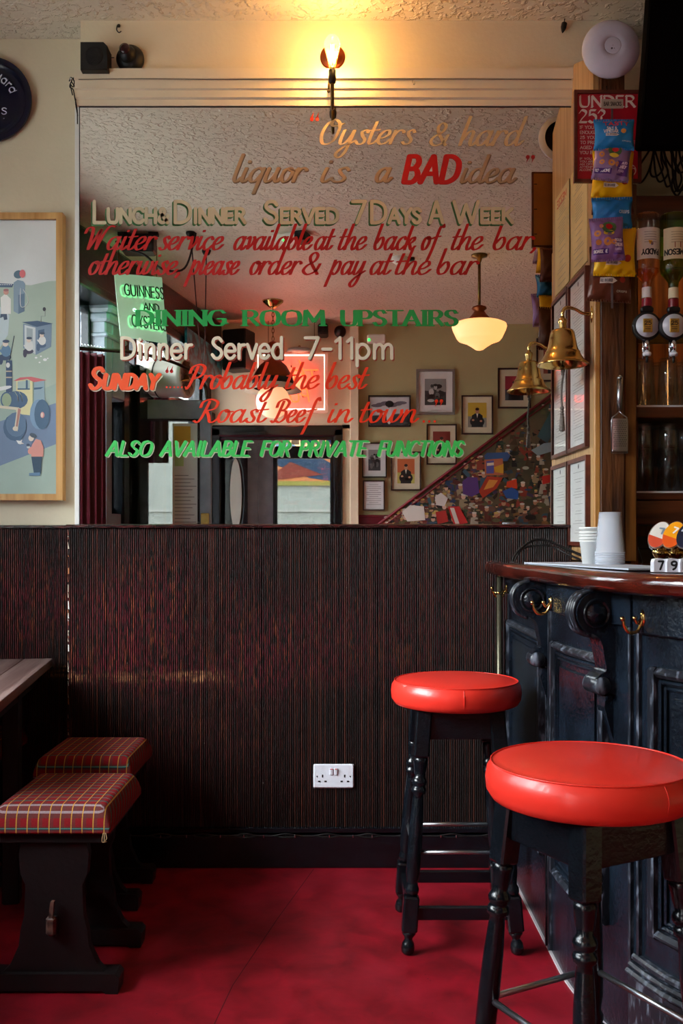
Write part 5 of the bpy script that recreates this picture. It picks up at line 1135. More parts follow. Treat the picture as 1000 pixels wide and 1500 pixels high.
# TV above the bar, cables
tv = thing('television', 'black wall mounted television tilted down above the bar', 'television', (.940, -.48, 2.424), rot=(R(14), 0, 0))
MB(mat('tv_casing', '010101', .8, spec=.05)).box(0, 0, 0, 1.02, .055, .60, .006).build('casing', None, tv)
MB(mat('tv_screen', '010102', .6, spec=.05)).box(.010, -.0015, .012, 1.01, .001, .590).build('screen', None, tv)
MB(M_MATT).box(.42, .05, .22, .60, .30, .38, .01).build('mounting_arm', None, tv)
cn = thing('cable_tangle', 'black cables hanging in loops below the television', 'cable', D(975, 225, 3.3))
rn = random.Random(12)
for i in range(9):
    x = rn.uniform(-.07, .09); w = rn.uniform(-.06, .06); l = rn.uniform(.06, .16)
    MB(M_MATT).tube([(x, .02, .12), (x + .01, 0, .05), (x + w, .0, -.02 - l * .5), (x + w + .02, .01, -l), (x + w + .05, .02, -l * .6), (x + w * .5 + .04, .02, 0), (x + .05, .02, .11)], .0035, 6, curve=True).build('cable', None, cn)

# ---------------------------------------------------------------- back bar
XB = .985; ZB = -.28
bb = thing('back_bar', 'dark wooden back bar shelving behind the counter', 'back bar', (XB, 0, 0))
def Zat(py, Z): return EYE + (790 - py) * Z / F
MB(M_SHELF).box(0, ZB, Zat(328, 3.3) - .012, 1.7, ZB + .02, Zat(283, 3.2), .004).box(0, ZB + .02, Zat(283, 3.2) - .02, 1.7, .10, Zat(283, 3.2)).build('header_board', None, bb)
MB(mat('warm_backing', '6A3C18', .5, col2='A86A2C', vs=8, stretch=(6, 1, .4))).box(0, .08, 1.15, 1.7, .10, 2.25).build('back_panel', None, bb)
for py0, py1, nm in ((596, 612, 'shelf'), (722, 732, 'shelf')):
    MB(M_SHELF).box(0, ZB, Zat(py1, 3.22), 1.7, .08, Zat(py0, 3.22), .003).build(nm, None, bb)
    MB(mat('white_shelf_mat', 'B8B8BC', .6)).box(0, ZB + .002, Zat(py0, 3.22), 1.7, .07, Zat(py0, 3.22) + .006).build('shelf_mat', None, bb)
MB(M_SHELF).box(0, ZB + .004, Zat(768, 3.22), .50, .08, Zat(733, 3.22), .004).build('drawer_front', None, bb)
MB(M_SHELF).box(.51, ZB + .004, Zat(768, 3.22), 1.7, .08, Zat(733, 3.22), .004).build('drawer_front', None, bb)
MB(M_SHELF).box(-.005, ZB + .02, 0, .02, .10, 2.27).build('side_panel', None, bb)
MB(M_DARKW).box(0, -.05, 0, 1.7, .10, 1.2).build('lower_backing', None, bb)
ti = thing('till_box', 'dark electrical box with thin cables in the recess under the drawers', 'box', (1.0, -.05, 1.0))
MB(M_MATT).box(.02, -.10, .02, .16, 0, .16, .006).build('casing', None, ti); MB(M_MATT).box(.10, -.12, .0, .20, -.10, .08, .004).build('side_box', None, ti)
MB(flat('5A7A9A')).tube([(.03, -.11, .18), (.05, -.12, .10), (.045, -.12, .03)], .0015, 5, curve=True).build('blue_wire', None, ti)
MB(flat('B8B8B8')).tube([(-.0, -.12, .05), (.02, -.12, .07), (.03, -.12, .04), (.03, -.12, .0)], .0015, 5, curve=True).build('white_wire', None, ti)

# inverted spirit bottles in optics
def optic_bottle(name, label, px, Z, glass, liquid, labcol, text, level, r, txtcol, draw=None, sc=1.0):
    c = D(px, 315, Z); H = Zat(315, Z) - Zat(455, Z)      # base (top) to mouth
    t = thing(name, label, 'bottle', (c.x, c.y, Zat(315, Z)))
    gm = thin('bottle_glass_' + name, tuple(.55 + .45 * c for c in lin(glass)) if name == 'whiskey_bottle' else (.42, .72, .25), .02, .45)
    body = [(.001, -.002), (r * .9, 0), (r, -.006), (r, -.150 * sc), (r * 1.02, -.170 * sc), (r * .96, -.188 * sc), (r * .62, -.205 * sc), (.017, -.218 * sc), (.0145, -.235 * sc), (.0145, -.300 * sc)]
    MB(gm).lathe(list(reversed(body)), 32, caps=False).build('glass_body', None, t)
    lm_ = pane_mat('spirit_' + liquid.lower(), (.98, .66, .22) if name == 'whiskey_bottle' else (.75, .72, .12), .02, .06, .5)
    lv = [(a * .90, z) for a, z in body if z < -level] ; lv = [(.001, -level)] + [(r * .90, -level)] + lv
    MB(lm_).lathe(list(reversed(lv)), 32, caps=False).build('spirit', None, t)
    TL = lambda rr: (lambda x, y: (rr * sin(x / rr), -rr * cos(x / rr), y))
    b = MB(flat(labcol, .5)); aa = r * 1.15
    b.grid(lambda u, v: TL(r * 1.012)(-aa + 2 * aa * u, -.052 * sc - .100 * sc * v), 16, 1, False); b.build('label', None, t)
    q = TL(r * 1.022); up = lambda x, y: q(-x, -y)            # printing is upside down on an upturned bottle
    b = MB(flat(txtcol, .4)); line(b, text, up, -r * (.72 if len(text) < 7 else 1.05), r * (.72 if len(text) < 7 else 1.05), .122 * sc, .016 * sc, pen=.13); 
    for i in range(5): b.grid(lambda u, v: up(-r * .5 + r * u, .066 * sc + .008 * i * sc + .0010 * v), 6, 1, False)
    b.build('label_text', None, t)
    if draw: draw(t, up, r, sc)
    nk = MB(flat('8E1A2C' if name == 'whiskey_bottle' else '7A1420', .3)); nk.lathe([(.016, -.272 * sc), (.0165, -.298 * sc)], 20, caps=False); nk.build('neck_band', None, t)
    nk = MB(flat(labcol, .4)); nk.lathe([(.0155, -.236 * sc), (.016, -.270 * sc)], 20, caps=False); nk.build('neck_label', None, t)
    MB(M_MATT).lathe([(.014, -.296 * sc), (.018, -.300 * sc), (.018, -.315 * sc), (.012, -.325 * sc)], 20).build('stopper', None, t)
    o = thing('spirit_optic', 'black and clear spirit measure with a gold badge under the ' + label.split(' bottle')[0].split('inverted ')[-1] + ' bottle', 'optic', D(px + 1, 477, Z - .035))
    MB(M_MATT).lathe([(.044, 0), (.046, -.004), (.046, -.016), (.043, -.020), (.001, -.020)], 40, Matrix.Translation((0, 0, 0)) @ Matrix.Rotation(R(-90), 4, 'X') @ Matrix.Translation((0, 0, .0205))).build('dial_housing', None, o)
    MB(flat('C4C6D0', .3)).lathe([(.037, 0), (.037, .0022)], 40, Matrix.Translation((0, 0, 0)) @ RX).build('dial_face', None, o)
    MB(mat('gold_plate', 'B08A3C', .4, .4, var=.3, vs=60)).box(-.015, -.005, -.022, .015, -.002, .022, .001).build('gold_badge', None, o)
    b = MB(flat('3A2A10')); line(b, '25', lambda x, y: (x, -.0056, y), -.010, .010, .002, .012, pen=.12); b.box(-.009, -.0056, -.006, .009, -.005, -.004).box(-.009, -.0056, -.012, .009, -.005, -.010); b.build('badge_text', None, o)
    MB(M_MATT).box(-.020, -.002, .044, .020, .016, .060, .003).build('top_clamp', None, o)
    MB(M_CHROME).tube([(-.012, .008, -.042), (-.012, .008, -.105)], .003, 8).lathe([(.009, -.046), (.010, -.06), (.008, -.085)], 14, Matrix.Translation((0, .006, 0))).build('spring_rod', None, o)
    MB(M_WHITE).lathe([(.013, -.085), (.014, -.090), (.012, -.096)], 18, Matrix.Translation((0, .006, 0))).build('pour_ring', None, o)
    MB(M_MATT).lathe([(.005, -.096), (.004, -.118)], 12, Matrix.Translation((0, .006, 0))).build('spout', None, o)
    return t
def paddy(t, up, r, sc):
    b = MB(flat('A01828', .4)); b.poly([up(x, y) for x, y in ((-r * .2, .052 * sc), (r * 1.1, .052 * sc), (r * 1.1, .085 * sc))]); b.build('label_corner', None, t)
    b = MB(flat('D8A820', .4)); b.poly([up(x, y) for x, y in ((-.004, .095), (.008, .093), (.004, .105), (-.006, .108))]); b.build('label_map', None, t); b = MB(flat('283878', .4)); b.poly([up(x, y) for x, y in ((-.008, .100), (0, .098), (-.002, .110), (-.008, .108))]); b.build('label_map', None, t)
def jame(t, up, r, sc):
    b = MB(flat('8A3A20', .4)); b.poly([up(x, y) for x, y in ((-.010, .098), (.010, .098), (.010, .116), (-.010, .116))]); b.build('label_crest', None, t)
optic_bottle('whiskey_bottle', 'inverted clear whiskey bottle with a white PADDY label', 947, 3.10, 'F4E8D8', 'F09A28', 'D8D4CE', 'PADDY', .178, .0405, '1A1A1A', paddy)
optic_bottle('irish_whiskey_bottle', 'inverted green whiskey bottle with a cream JAMESON label', 986, 3.08, '3E8A1E', '8A8A10', 'D8CEA8', 'JAMESON', .178, .0415, '1E2A20', jame)
MB(M_BRASSD).box(0, ZB + .05, 1.86, .30, ZB + .06, 1.90, .003).build('optic_rail', None, bb)

# warm lamp tucked under the header
cl = thing('cabinet_lamp', 'small warm strip lamp under the header of the back bar', 'lamp', (XB + .12, ZB + .045, 2.318))
MB(M_BRASSD).box(-.05, -.012, .0, .40, .012, .012, .002).build('lamp_body', None, cl)
MB(mat('warm_strip', 'FFD090', emit='FFB060', es=20)).box(-.04, -.008, -.006, .39, .008, .0).build('lit_strip', None, cl)
# glasses
M_GL = pane_mat('glassware', (.93, .95, .96), .04, .10, .9)
def tumbler(name, r0, r1, h):
    b = MB(M_GL); b.lathe([(.001, h), (r0 * .9, h), (r0, h - .004), (r1, 0), (r1 - .0022, 0), (r0 - .0024, h - .010), (.001, h - .012)], 20, caps=False)
    return b.build(name, None, None)
def row(name, labels, pos, proto, grp, cat='glass'):
    for i, p in enumerate(pos):
        o = proto if i == 0 else proto.copy()
        if i: SC.collection.objects.link(o)
        o.location = p; tag(o, labels % (('first', 'second', 'third', 'fourth')[i % 4], ('front', 'back')[i // 4]), cat, grp)
z1 = Zat(596, 3.22) + .006; z2 = Zat(722, 3.22) + .006
pr1 = tumbler('highball_glass', .030, .036, .165); row('highball_glass', 'upturned tall glass on the upper back bar shelf, %s from left, %s row', [(1.035 + .080 * i, ZB + .045 + .082 * j, z1) for j in range(2) for i in range(4)], pr1, 'tall glasses upside down on the upper shelf')
pr2 = tumbler('pint_glass', .030, .040, .150); row('pint_glass', 'upturned pint glass under another on the lower shelf, %s from left, %s row', [(1.03 + .086 * i, ZB + .045 + .09 * j, z2) for j in range(2) for i in range(4)], pr2, 'pint glasses upside down on the lower shelf')
pr3 = tumbler('pint_glass', .030, .040, .150); row('pint_glass', 'upturned pint glass nested over another on the lower shelf, %s from left, %s row', [(1.03 + .086 * i, ZB + .045 + .09 * j, z2 + .085) for j in range(2) for i in range(4)], pr3, 'upper pint glasses of the nested pairs on the lower shelf')

# things on the bar
BT = 1.1160
tw = thing('bar_runner', 'pale grey bar runner lying along the counter under the cups', 'bar runner', (0, 0, BT))
b = MB(mat('pale_runner', 'B8C0CC', .5, var=.05)); b.prism([(.558, -.58), (.690, -1.20), (.86, -1.17), (.76, -.55)], 0.0, .004, ax='z'); b.build('mat', None, tw)
def cup(mb, r0, r1, h, z, lip=.0018):
    mb.lathe([(.001, z + h), (r0, z + h), (r1, z), (r1 + lip, z), (r1 + lip, z + .004), (r1, z + .0045)], 28, caps=False)
ctr_ = D(893, 832, 2.68)
M_CUP = mat('clear_plastic', 'DCE4F0', .25, var=0, alpha=.38)
for i in range(7):
    b = MB(M_CUP); cup(b, .0300, .0405, .115, 0, .0016); o = b.build('plastic_cup'); o.location = (ctr_.x, ctr_.y, BT + .004 + i * .0052)
    tag(o, 'clear plastic cup in the upturned nested stack, %s from the bottom' % ('first', 'second', 'third', 'fourth', 'fifth', 'sixth', 'seventh')[i], 'plastic cup', 'clear plastic cups in the stack')
ctr2 = D(865, 832, 2.74)
for i in range(5):
    b = MB(M_PAPER); b.lathe([(.001, .0), (.0235, 0), (.031, .062), (.0328, .0625), (.0328, .066), (.031, .067), (.0305, .062), (.023, .003)], 26, caps=False); o = b.build('paper_cup'); o.location = (ctr2.x, ctr2.y, BT + .004 + i * .0085)
    if i == 4: o.location.z += .004
    tag(o, 'white paper cup in the short nested stack beside the clear cups, %s from the bottom' % ('first', 'second', 'third', 'fourth', 'fifth')[i], 'paper cup', 'white paper cups in the stack')
# beer taps
taps = [('D8D4CC', 'C84A30', '8090A0', '1', 'pale silver badge'), ('F0A010', 'E05818', 'F0E8E0', '7', 'orange badge'), ('141C30', '1A2438', 'C8D4E8', 'ALE', 'navy badge')]
for i, (c_a, c_b, c_c, s, nm) in enumerate(taps):
    Zt = 2.23 - .014 * i; p = D(966 + i * 20.5, 842, Zt)
    t = thing('beer_tap', 'brass beer tap with a tilted %s on the bar' % nm, 'beer tap', (p.x, p.y, BT), R(-24))
    MB(M_BRASS).lathe([(.010, .0), (.011, .03), (.016, .036), (.019, .044), (.015, .052), (.010, .056), (.013, .060), (.010, .066)], 20, Matrix.Translation((0, .010, 0))).tube([(0, .02, .045), (0, -.012, .050), (0, -.022, .040)], .006, 8, curve=True).build('tap_body', None, t)
    Mb = Matrix.Translation((0, -.014, .083)) @ Matrix.Rotation(R(-24), 4, 'X') @ Matrix.Rotation(R(22), 4, 'Y')
    e = [(.021 * cos(2 * pi * k / 28), .034 * sin(2 * pi * k / 28)) for k in range(28)]
    MB(M_CHROME).prism([(x * 1.1, z * 1.07) for x, z in e], -.002, .010, Mb).build('badge_rim', None, t)
    MB(flat(c_a, .3)).prism(e, -.0045, -.001, Mb).build('badge_face', None, t)
    b = MB(flat(c_b, .3)); b.prism([(x, z) for x, z in e if z < -.002], -.0052, -.0044, Mb); b.build('badge_panel', None, t)
    b = MB(flat(c_c, .3)); line(b, s, lambda x, y: tuple(Mb @ Vector((x, -.0058, y))), -.004 if len(s) == 1 else -.014, .005 if len(s) == 1 else .014, .004, .014, pen=.14); b.build('badge_text', None, t)
lens = [('7', 0), ('9', 1), ('', 2)]
for i, (s, k) in enumerate(lens):
    Zt = 2.20 - .012 * i; p = D(960 + i * 19, 842, Zt)
    t = thing('tap_number_lens', (('leftmost' if k == 0 else 'middle') + ' rounded white lens at the foot of the beer taps, numbered ' + ('seven' if k == 0 else 'nine')) if s else 'rounded lens with a dark face at the foot of the beer taps', 'tap light', (p.x, p.y - .02, BT))
    MB(M_WHITE).prism([(-.0145, 0), (.0145, 0), (.0145, .022), (.012, .029), (0, .031), (-.012, .029), (-.0145, .022)], -.012, .012).build('lens_body', None, t)
    b = MB(M_MATT)
    if s: line(b, s, lambda x, y: (x, -.0126, y), -.004, .007, .006, .018, pen=.13)
    else: b.box(-.009, -.0126, .005, .009, -.012, .024)
    b.build('lens_face', None, t)
    MB(M_BRASS).box(.0148, -.010, 0, .0175, .012, .028, .001).build('brass_divider', None, t)

# ---------------------------------------------------------------- the room behind the camera, as the mirror shows it
def warm_shade(name, col, es, strength_col='FFB46A'):
    return mat(name, col, .4, var=0, emit=strength_col, es=es)
# schoolhouse pendant
pz = 6.41; P0 = RF(701, 375, pz); pd = thing('pendant_lamp', 'cream glass schoolhouse pendant lamp glowing over the bar stools side', 'lamp', (P0.x, P0.y, CEIL))
MB(M_BRASSD).lathe([(.055, 0), (.052, -.012), (.02, -.022), (.012, -.05)], 24).build('ceiling_rose', None, pd)
MB(M_BRASSD).tube([(0, 0, -.03), (0, 0, -.345)], .010, 8).build('rod', None, pd)
MB(M_COPPER).lathe([(.012, -.335), (.045, -.348), (.05, -.36), (.032, -.375), (.05, -.40), (.078, -.43), (.078, -.44)], 28).build('gallery', None, pd)
MB(warm_shade('lit_opal_glass', 'E8D8C0', 1.45)).lathe([(.076, -.436), (.082, -.446), (.150, -.452), (.178, -.465), (.183, -.480), (.176, -.505), (.152, -.555), (.138, -.572), (.090, -.590), (.055, -.612), (.025, -.634), (.001, -.640)], 48, caps=False).build('glass_shade', None, pd)
# copper pendant
cz = 7.64; P1 = RF(400, 443, cz); cp = thing('copper_pendant', 'copper and black pendant lamp with a round opal globe on a chain', 'lamp', (P1.x, P1.y, CEIL))
MB(M_BRASS).lathe([(.085, 0), (.080, -.012), (.04, -.045), (.015, -.06)], 28).build('ceiling_rose', None, cp)
for i in range(8):
    MB(M_BRASSD).tube([(.009 * cos(a) * (i % 2), .009 * cos(a) * (1 - i % 2), -.078 - i * .032 + .020 * sin(a)) for a in [2 * pi * k / 12 for k in range(12)]], .003, 5, closed=True).build('chain_link', None, cp)
MB(M_COPPER).lathe([(.012, -.32), (.05, -.345), (.062, -.40), (.062, -.47), (.075, -.49), (.11, -.52), (.155, -.60), (.16, -.62)], 32).build('metal_hood', None, cp)
MB(M_MATT).lathe([(.160, -.62), (.166, -.635), (.166, -.68), (.158, -.70)], 32, caps=False).build('black_band', None, cp)
MB(mat('pale_shade_rim', 'CFC4B0', .4)).lathe([(.160, -.66), (.225, -.715), (.23, -.722), (.15, -.70)], 40, caps=False).build('rim_flare', None, cp)
MB(warm_shade('lit_opal_globe', 'E0D0C0', 1.1, 'FFB080')).sphere((0, 0, -.80), .135, 28).build('opal_globe', None, cp)

def wallpic(name, label, px, frame_m, mat_c, inner, draw, fw=.014, mw=.04, d=.022, Z=8.44):
    x0, y0, x1, y1 = px; a, c = RF(x0, y1, Z), RF(x1, y0, Z); w, h = c.x - a.x, c.z - a.z
    t = thing(name, label, 'picture', ((a.x + c.x) / 2, a.y, (a.z + c.z) / 2), pi)
    frame_(MB(frame_m), -w / 2, -h / 2, w / 2, h / 2, fw, d).build('frame', None, t)
    MB(flat(mat_c)).box(-w / 2 + fw * .5, -.006, -h / 2 + fw * .5, w / 2 - fw * .5, -.001, h / 2 - fw * .5).build('mount', None, t)
    b = MB(flat(inner)); iw, ih = w / 2 - fw - mw, h / 2 - fw - mw * 1.15
    b.box(-iw, -.0075, -ih, iw, -.006, ih); 
    if draw: draw(b, iw, ih)
    b.build('print', None, t)
    return t
def portrait(skin, coat_, hair, chair=None, dark=None):
    def f(b, w, h):
        if dark: b.m = flat(dark); b.poly([(-w, -.008, -h), (w, -.008, -h), (w, -.008, -h * .1), (-w, -.008, -h * .25)])
        if chair: b.m = flat(chair); b.ell(0, -.55 * h, .8 * w, .45 * h, -.0082)
        b.m = flat(coat_); b.poly([(-.62 * w, -.0085, -h), (.62 * w, -.0085, -h), (.58 * w, -.0085, -.05 * h), (.25 * w, -.0085, .12 * h), (-.25 * w, -.0085, .12 * h), (-.58 * w, -.0085, -.05 * h)])
        b.m = flat('E0DCD4'); b.poly([(-.1 * w, -.0088, .12 * h), (.1 * w, -.0088, .12 * h), (0, -.0088, -.25 * h)])
        b.m = flat(skin); b.ell(0, .32 * h, .2 * w, .22 * h, -.009); b.m = flat(hair); b.ell(0, .47 * h, .21 * w, .12 * h, -.0093)
        b.m = flat(skin); b.ell(.45 * w, -.42 * h, .14 * w, .08 * h, -.0095); b.ell(-.4 * w, -.5 * h, .14 * w, .08 * h, -.0095)
    return f
def photo_bw(seed):
    def f(b, w, h):
        rn = random.Random(seed)
        b.m = flat('8A8A8A'); b.poly([(-w, -.008, 0), (w, -.008, .1 * h), (w, -.008, h), (-w, -.008, h)])
        for i in range(16): b.m = flat(rn.choice(['1A1A1A', '3A3A3A', 'B8B8B8', '606060', '262626'])); b.ell(rn.uniform(-.6, .6) * w, rn.uniform(-.7, .5) * h, rn.uniform(.1, .35) * w, rn.uniform(.1, .3) * h, -.0083 - i * .0001, 9, rn.random())
        b.m = flat('A8A8A8'); b.ell(0, .35 * h, .16 * w, .2 * h, -.0104); b.m = flat('1A1A1A'); b.ell(.0, .52 * h, .18 * w, .1 * h, -.0106)
    return f
def sailor(b, w, h):
    b.m = flat('C8C8CC'); b.poly([(-w, -.008, -.1 * h), (w, -.008, -.3 * h), (w, -.008, h), (-w, -.008, h)]); b.m = flat('6A6470')
    for i in range(6): b.ell(-.6 * w + i * .25 * w, (.6 - .1 * (i % 3)) * h, .3 * w, .12 * h, -.0082 - .00005 * i)
    b.m = flat('3A3A3E'); b.poly([(-w, -.0088, -h), (w, -.0088, -h), (w, -.0088, -.35 * h), (-w, -.0088, -.15 * h)])
    b.m = flat('D8D8DA'); b.ell(.02 * w, -.3 * h, .14 * w, .65 * h, -.009); b.m = flat('151515'); b.ell(0, .52 * h, .22 * w, .24 * h, -.0095); b.m = flat('8A8A8E'); b.ell(.03 * w, .35 * h, .08 * w, .14 * h, -.0093)
def doc(b, w, h):
    b.m = flat('8A8A8A')
    for i in range(11): l = w * (.8 if i % 3 else .5); b.box(-l, -.0082, h * .8 - i * h * .15, l, -.0076, h * .8 - i * h * .15 + .004)
M_FB = mat('dark_brown_frame', '33201A', .4); M_FG = mat('grey_silver_frame', '75706C', .35); M_FK = mat('black_frame', '15100F', .35)
wallpic('framed_photo', 'wide framed black and white photo of a figure by the sea', (539, 580, 601, 626), M_FK, '8A8890', '9A9AA0', sailor, .012, .004)
wallpic('framed_photo', 'large grey framed black and white photo with a wide white mount', (609, 542, 665, 608), M_FG, 'DAD8D8', '3A3A3C', photo_bw(5), .020, .055)
wallpic('framed_print', 'framed print of a man in black seated against yellow', (675, 580, 721, 637), M_FB, 'D8CCB0', 'C8AA3C', portrait('B88A70', '1C1E24', '2A2018', '2A2C30', '8A8A84'), .012, .045)
wallpic('framed_print', 'framed portrait against a crimson ground, partly behind the bell', (728, 540, 776, 599), M_FB, 'D0C4AA', '8E2436', portrait('B08A78', '1E1E24', '2A2020', None, '3A3A40'), .014, .05)
wallpic('framed_print', 'framed red toned portrait under the green word FUNCTIONS', (624, 622, 668, 681), M_FB, 'D2C6AC', '7E3028', portrait('B08868', '26221E', '2A2018', None, '4A4A40'), .012, .045)
wallpic('framed_photo', 'black framed black and white photo above the small certificate', (530, 649, 566, 700), M_FK, 'CED0D0', '3C3E42', photo_bw(9), .010, .045)
wallpic('framed_print', 'framed portrait of a dark haired man against orange', (572, 662, 616, 719), M_FB, 'D6CAB0', 'C0663A', portrait('C09070', '1C1A1A', '1A1412', '20201E', 'B8B05A'), .012, .045)
wallpic('framed_certificate', 'small framed printed certificate low on the wall', (531, 704, 563, 748), M_FB, 'D8DADC', 'E0E2E4', doc, .010, .006)
wallpic('framed_print', 'dark framed print near the ceiling behind the bell', (784, 497, 838, 560), M_FB, 'C8BCA4', '8A4A3A', portrait('B08A78', '1E1E24', '2A2020'), .014, .05)
sc_ = thing('stair_mural', 'triangular painted stair panel crowded with bright cartoonish figures', 'mural', (0, DW - 8.36, 0), 0)
def SM(px, py, d=0): p = RF(px, py, 8.36); return (p.x, d, p.z)
b = MB(mat('mural_ground', '3A4030', .5, col2='6A5A40', vs=4, c0=.3, c1=.7)); z0 = RF(0, 800, 8.36).z
A0, A1 = SM(530, 787), SM(900, 508)
b.prism([(A0[0], A0[2] - .6), (A1[0], A0[2] - .6), (A1[0], A1[2]), (A0[0], A0[2])], -.04, .0); b.build('panel', None, sc_)
rn = random.Random(21)
def topy(px): return 768 - (px - 554) * .7503
b = MB()
pal = ['5A2A20', '8A3A2A', '2E4466', '9A8A6A', '4A3A24', '26362A', 'A8A494', '3A5A6A', '4A3A5A', '8A6A3A', '3A4A34', '6A4A3A', '1E1C1A', '5A5A3A', '705040', '3A3C30', '34281F', '2A3A34', '4A4030']
k = 0; skins = ['C09070', '7A4A38', 'D8B098', '8A6048', 'B88868']
for i in range(480):       # crowd, back to front
    px = rn.uniform(560, 840); t_ = topy(px) + 8; py = t_ + (772 - t_) * (i / 480) ** .8 + rn.uniform(-6, 6)
    if py < t_ or py > 778: continue
    p = SM(px, py); s = rn.uniform(.030, .068); d = .001 + k * .00003; k += 1
    kind = rn.random()
    b.m = flat(rn.choice(pal))
    if kind < .55:
        w = s * rn.uniform(.5, .8); a = rn.uniform(-.4, .4)
        b.poly([(p[0] - w, d, p[2] - s), (p[0] + w, d, p[2] - s), (p[0] + w * .75 + a * s * .4, d, p[2] + s * .35), (p[0] + a * s * .5, d, p[2] + s * .5), (p[0] - w * .75 + a * s * .4, d, p[2] + s * .35)])
        b.m = flat(rn.choice(pal)); b.ell(p[0] + w * .8, p[2], s * .5, s * .16, d + .00001, 8, rn.random() * 3)
        b.m = flat(rn.choice(skins)); b.ell(p[0] + a * s * .5, p[2] + s * .75, s * .3, s * .36, d + .00002, 10)
        b.m = flat(rn.choice(['1E1A1A', 'D0CCC0', '7A2A20', 'C8B060'])); b.ell(p[0] + a * s * .5, p[2] + s * 1.02, s * .34, s * .16, d + .00003, 8)
    elif kind < .75: b.ell(p[0], p[2], s * .8, s * .4, d, 10, rn.random() * 3)
    else:
        a = rn.random() * 3; b.poly([(p[0] + s * q * cos(a) - s * r_ * sin(a), d, p[2] + s * q * sin(a) + s * r_ * cos(a)) for q, r_ in ((-.7, -.25), (.7, -.25), (.6, .3), (-.6, .3))])
def shp(col, pts, d=.016): b.m = flat(col); b.poly([SM(x, y, d) for x, y in pts])
shp('3A5A8A', [(708, 668), (712, 664), (742, 663), (746, 668), (742, 676), (710, 676)]); shp('B86A4A', [(708, 674), (735, 672), (736, 696), (709, 697)], .0162); shp('5A5AA0', [(711, 676), (722, 675), (722, 694), (711, 694)], .0164); shp('E0D8C0', [(712, 679), (722, 678), (722, 682), (712, 683)], .0166); shp('D0A030', [(722, 685), (736, 680), (736, 694), (724, 692)], .0166)
shp('A83A24', [(700, 720), (712, 698), (735, 700), (726, 716), (706, 730)], .0164); shp('D89040', [(707, 718), (715, 703), (728, 704), (721, 714)], .0167)
shp('5A3A7A', [(676, 706), (684, 699), (698, 700), (701, 722), (690, 728), (677, 724)], .0165); shp('2E5AA0', [(735, 720), (748, 714), (758, 720), (757, 732), (740, 730)], .0168); shp('C8401E', [(741, 706), (755, 702), (756, 716), (740, 714)], .0168)
shp('C03028', [(792, 698), (807, 695), (808, 706), (793, 710)], .0168); shp('B0302A', [(637, 750), (652, 748), (656, 764), (640, 768)], .0168); shp('E0DCD4', [(588, 750), (600, 740), (620, 742), (622, 762), (596, 764)], .0168); shp('C0302E', [(655, 742), (672, 742), (684, 766), (664, 770)], .0169); shp('D8D4CC', [(658, 744), (664, 744), (672, 768), (666, 768)], .0171)
shp('D8D4D0', [(636, 728), (645, 722), (655, 730), (650, 742), (638, 740)], .0168); shp('3A5A60', [(785, 640), (812, 590), (814, 625), (800, 650)], .0162); shp('8AA0A8', [(776, 660), (795, 650), (812, 648), (806, 662), (786, 668)], .0165)
b.build('painted_crowd', None, sc_)
a0, a1 = Vector(SM(530, 786, .01)), Vector(SM(900, 508.3, .01))
MB(M_MAROON).tube([a0, a1], .012, 8).build('hand_rail', None, sc_)
MB(M_MAROON).tube([a0 - Vector((0, 0, .05)), a1 - Vector((0, 0, .05))], .006, 6).build('rail_bead', None, sc_)

# speakers and small things on the wall behind
s1 = thing('loudspeaker', 'large black loudspeaker high on the wall over the street door', 'speaker', tuple(RF(350, 515, 8.2)), R(200))
MB(M_MATT).box(-.11, -.10, -.17, .11, .10, .17, .01).build('cabinet', None, s1); MB(mat('red_cone', '5A1E1E', .5)).lathe([(.001, .0), (.05, .008), (.07, 0)], 24, Matrix.Translation((0, -.101, -.05)) @ RX).build('driver_cone', None, s1)
MB(M_MATT).box(-.02, .09, -.03, .02, .22, .03).build('wall_bracket', None, s1)
s2 = thing('small_speaker', 'small black box speaker near the corner of the far wall', 'speaker', tuple(RF(473, 484, 8.3)))
MB(M_MATT).box(-.045, -.13, -.045, .045, .05, .045, .012).build('speaker_body', None, s2); MB(mat('speaker_grille', '101014')).lathe([(.034, 0), (.034, .004)], 20, Matrix.Translation((0, .054, 0)) @ RX).build('grille', None, s2)
s3 = thing('far_dome_camera', 'small black dome camera at the corner of the far wall', 'camera', tuple(RF(498, 487, 8.42)), rot=(R(-90), 0, 0))
MB(M_MATT).lathe([(.052, 0), (.052, .02), (.044, .045), (.02, .065), (.001, .068)], 24, caps=False).build('housing', None, s3)
ex = thing('emergency_light', 'pale emergency light box with a green lamp on the far wall', 'light fitting', tuple(RF(552, 500, 8.42)))
MB(M_WPAINT).box(-.09, -.0, -.03, .07, .09, .04, .01).build('housing', None, ex); MB(mat('green_led', '30D060', .4, emit='30FF70', es=2)).sphere((-.075, .09, -.01), .013, 8).build('green_lamp', None, ex)
e2 = thing('ceiling_emergency_light', 'white emergency light on the ceiling with a dark bracket', 'light fitting', (RF(425, 345, 5.98).x, RF(425, 345, 5.98).y, CEIL), R(20))
MB(M_WPAINT).box(-.11, -.05, -.05, .06, .05, 0, .01).build('housing', None, e2); MB(M_MATT).box(.05, -.05, -.06, .12, .06, 0, .006).build('dark_bracket', None, e2); MB(mat('green_led', '30D060')).sphere((-.02, .05, -.05), .008, 8).build('green_lamp', None, e2)
sm = thing('smoke_detector', 'round white smoke detector on the ceiling', 'smoke detector', (RF(585, 379, 6.47).x, RF(585, 379, 6.47).y, CEIL), rot=(pi, 0, 0))
MB(M_WPAINT).lathe([(.055, 0), (.055, .015), (.048, .03), (.03, .045), (.001, .048)], 28, caps=False).build('housing', None, sm); MB(M_MATT).box(.04, -.02, 0, .10, .02, .02, .004).build('cable_box', None, sm)

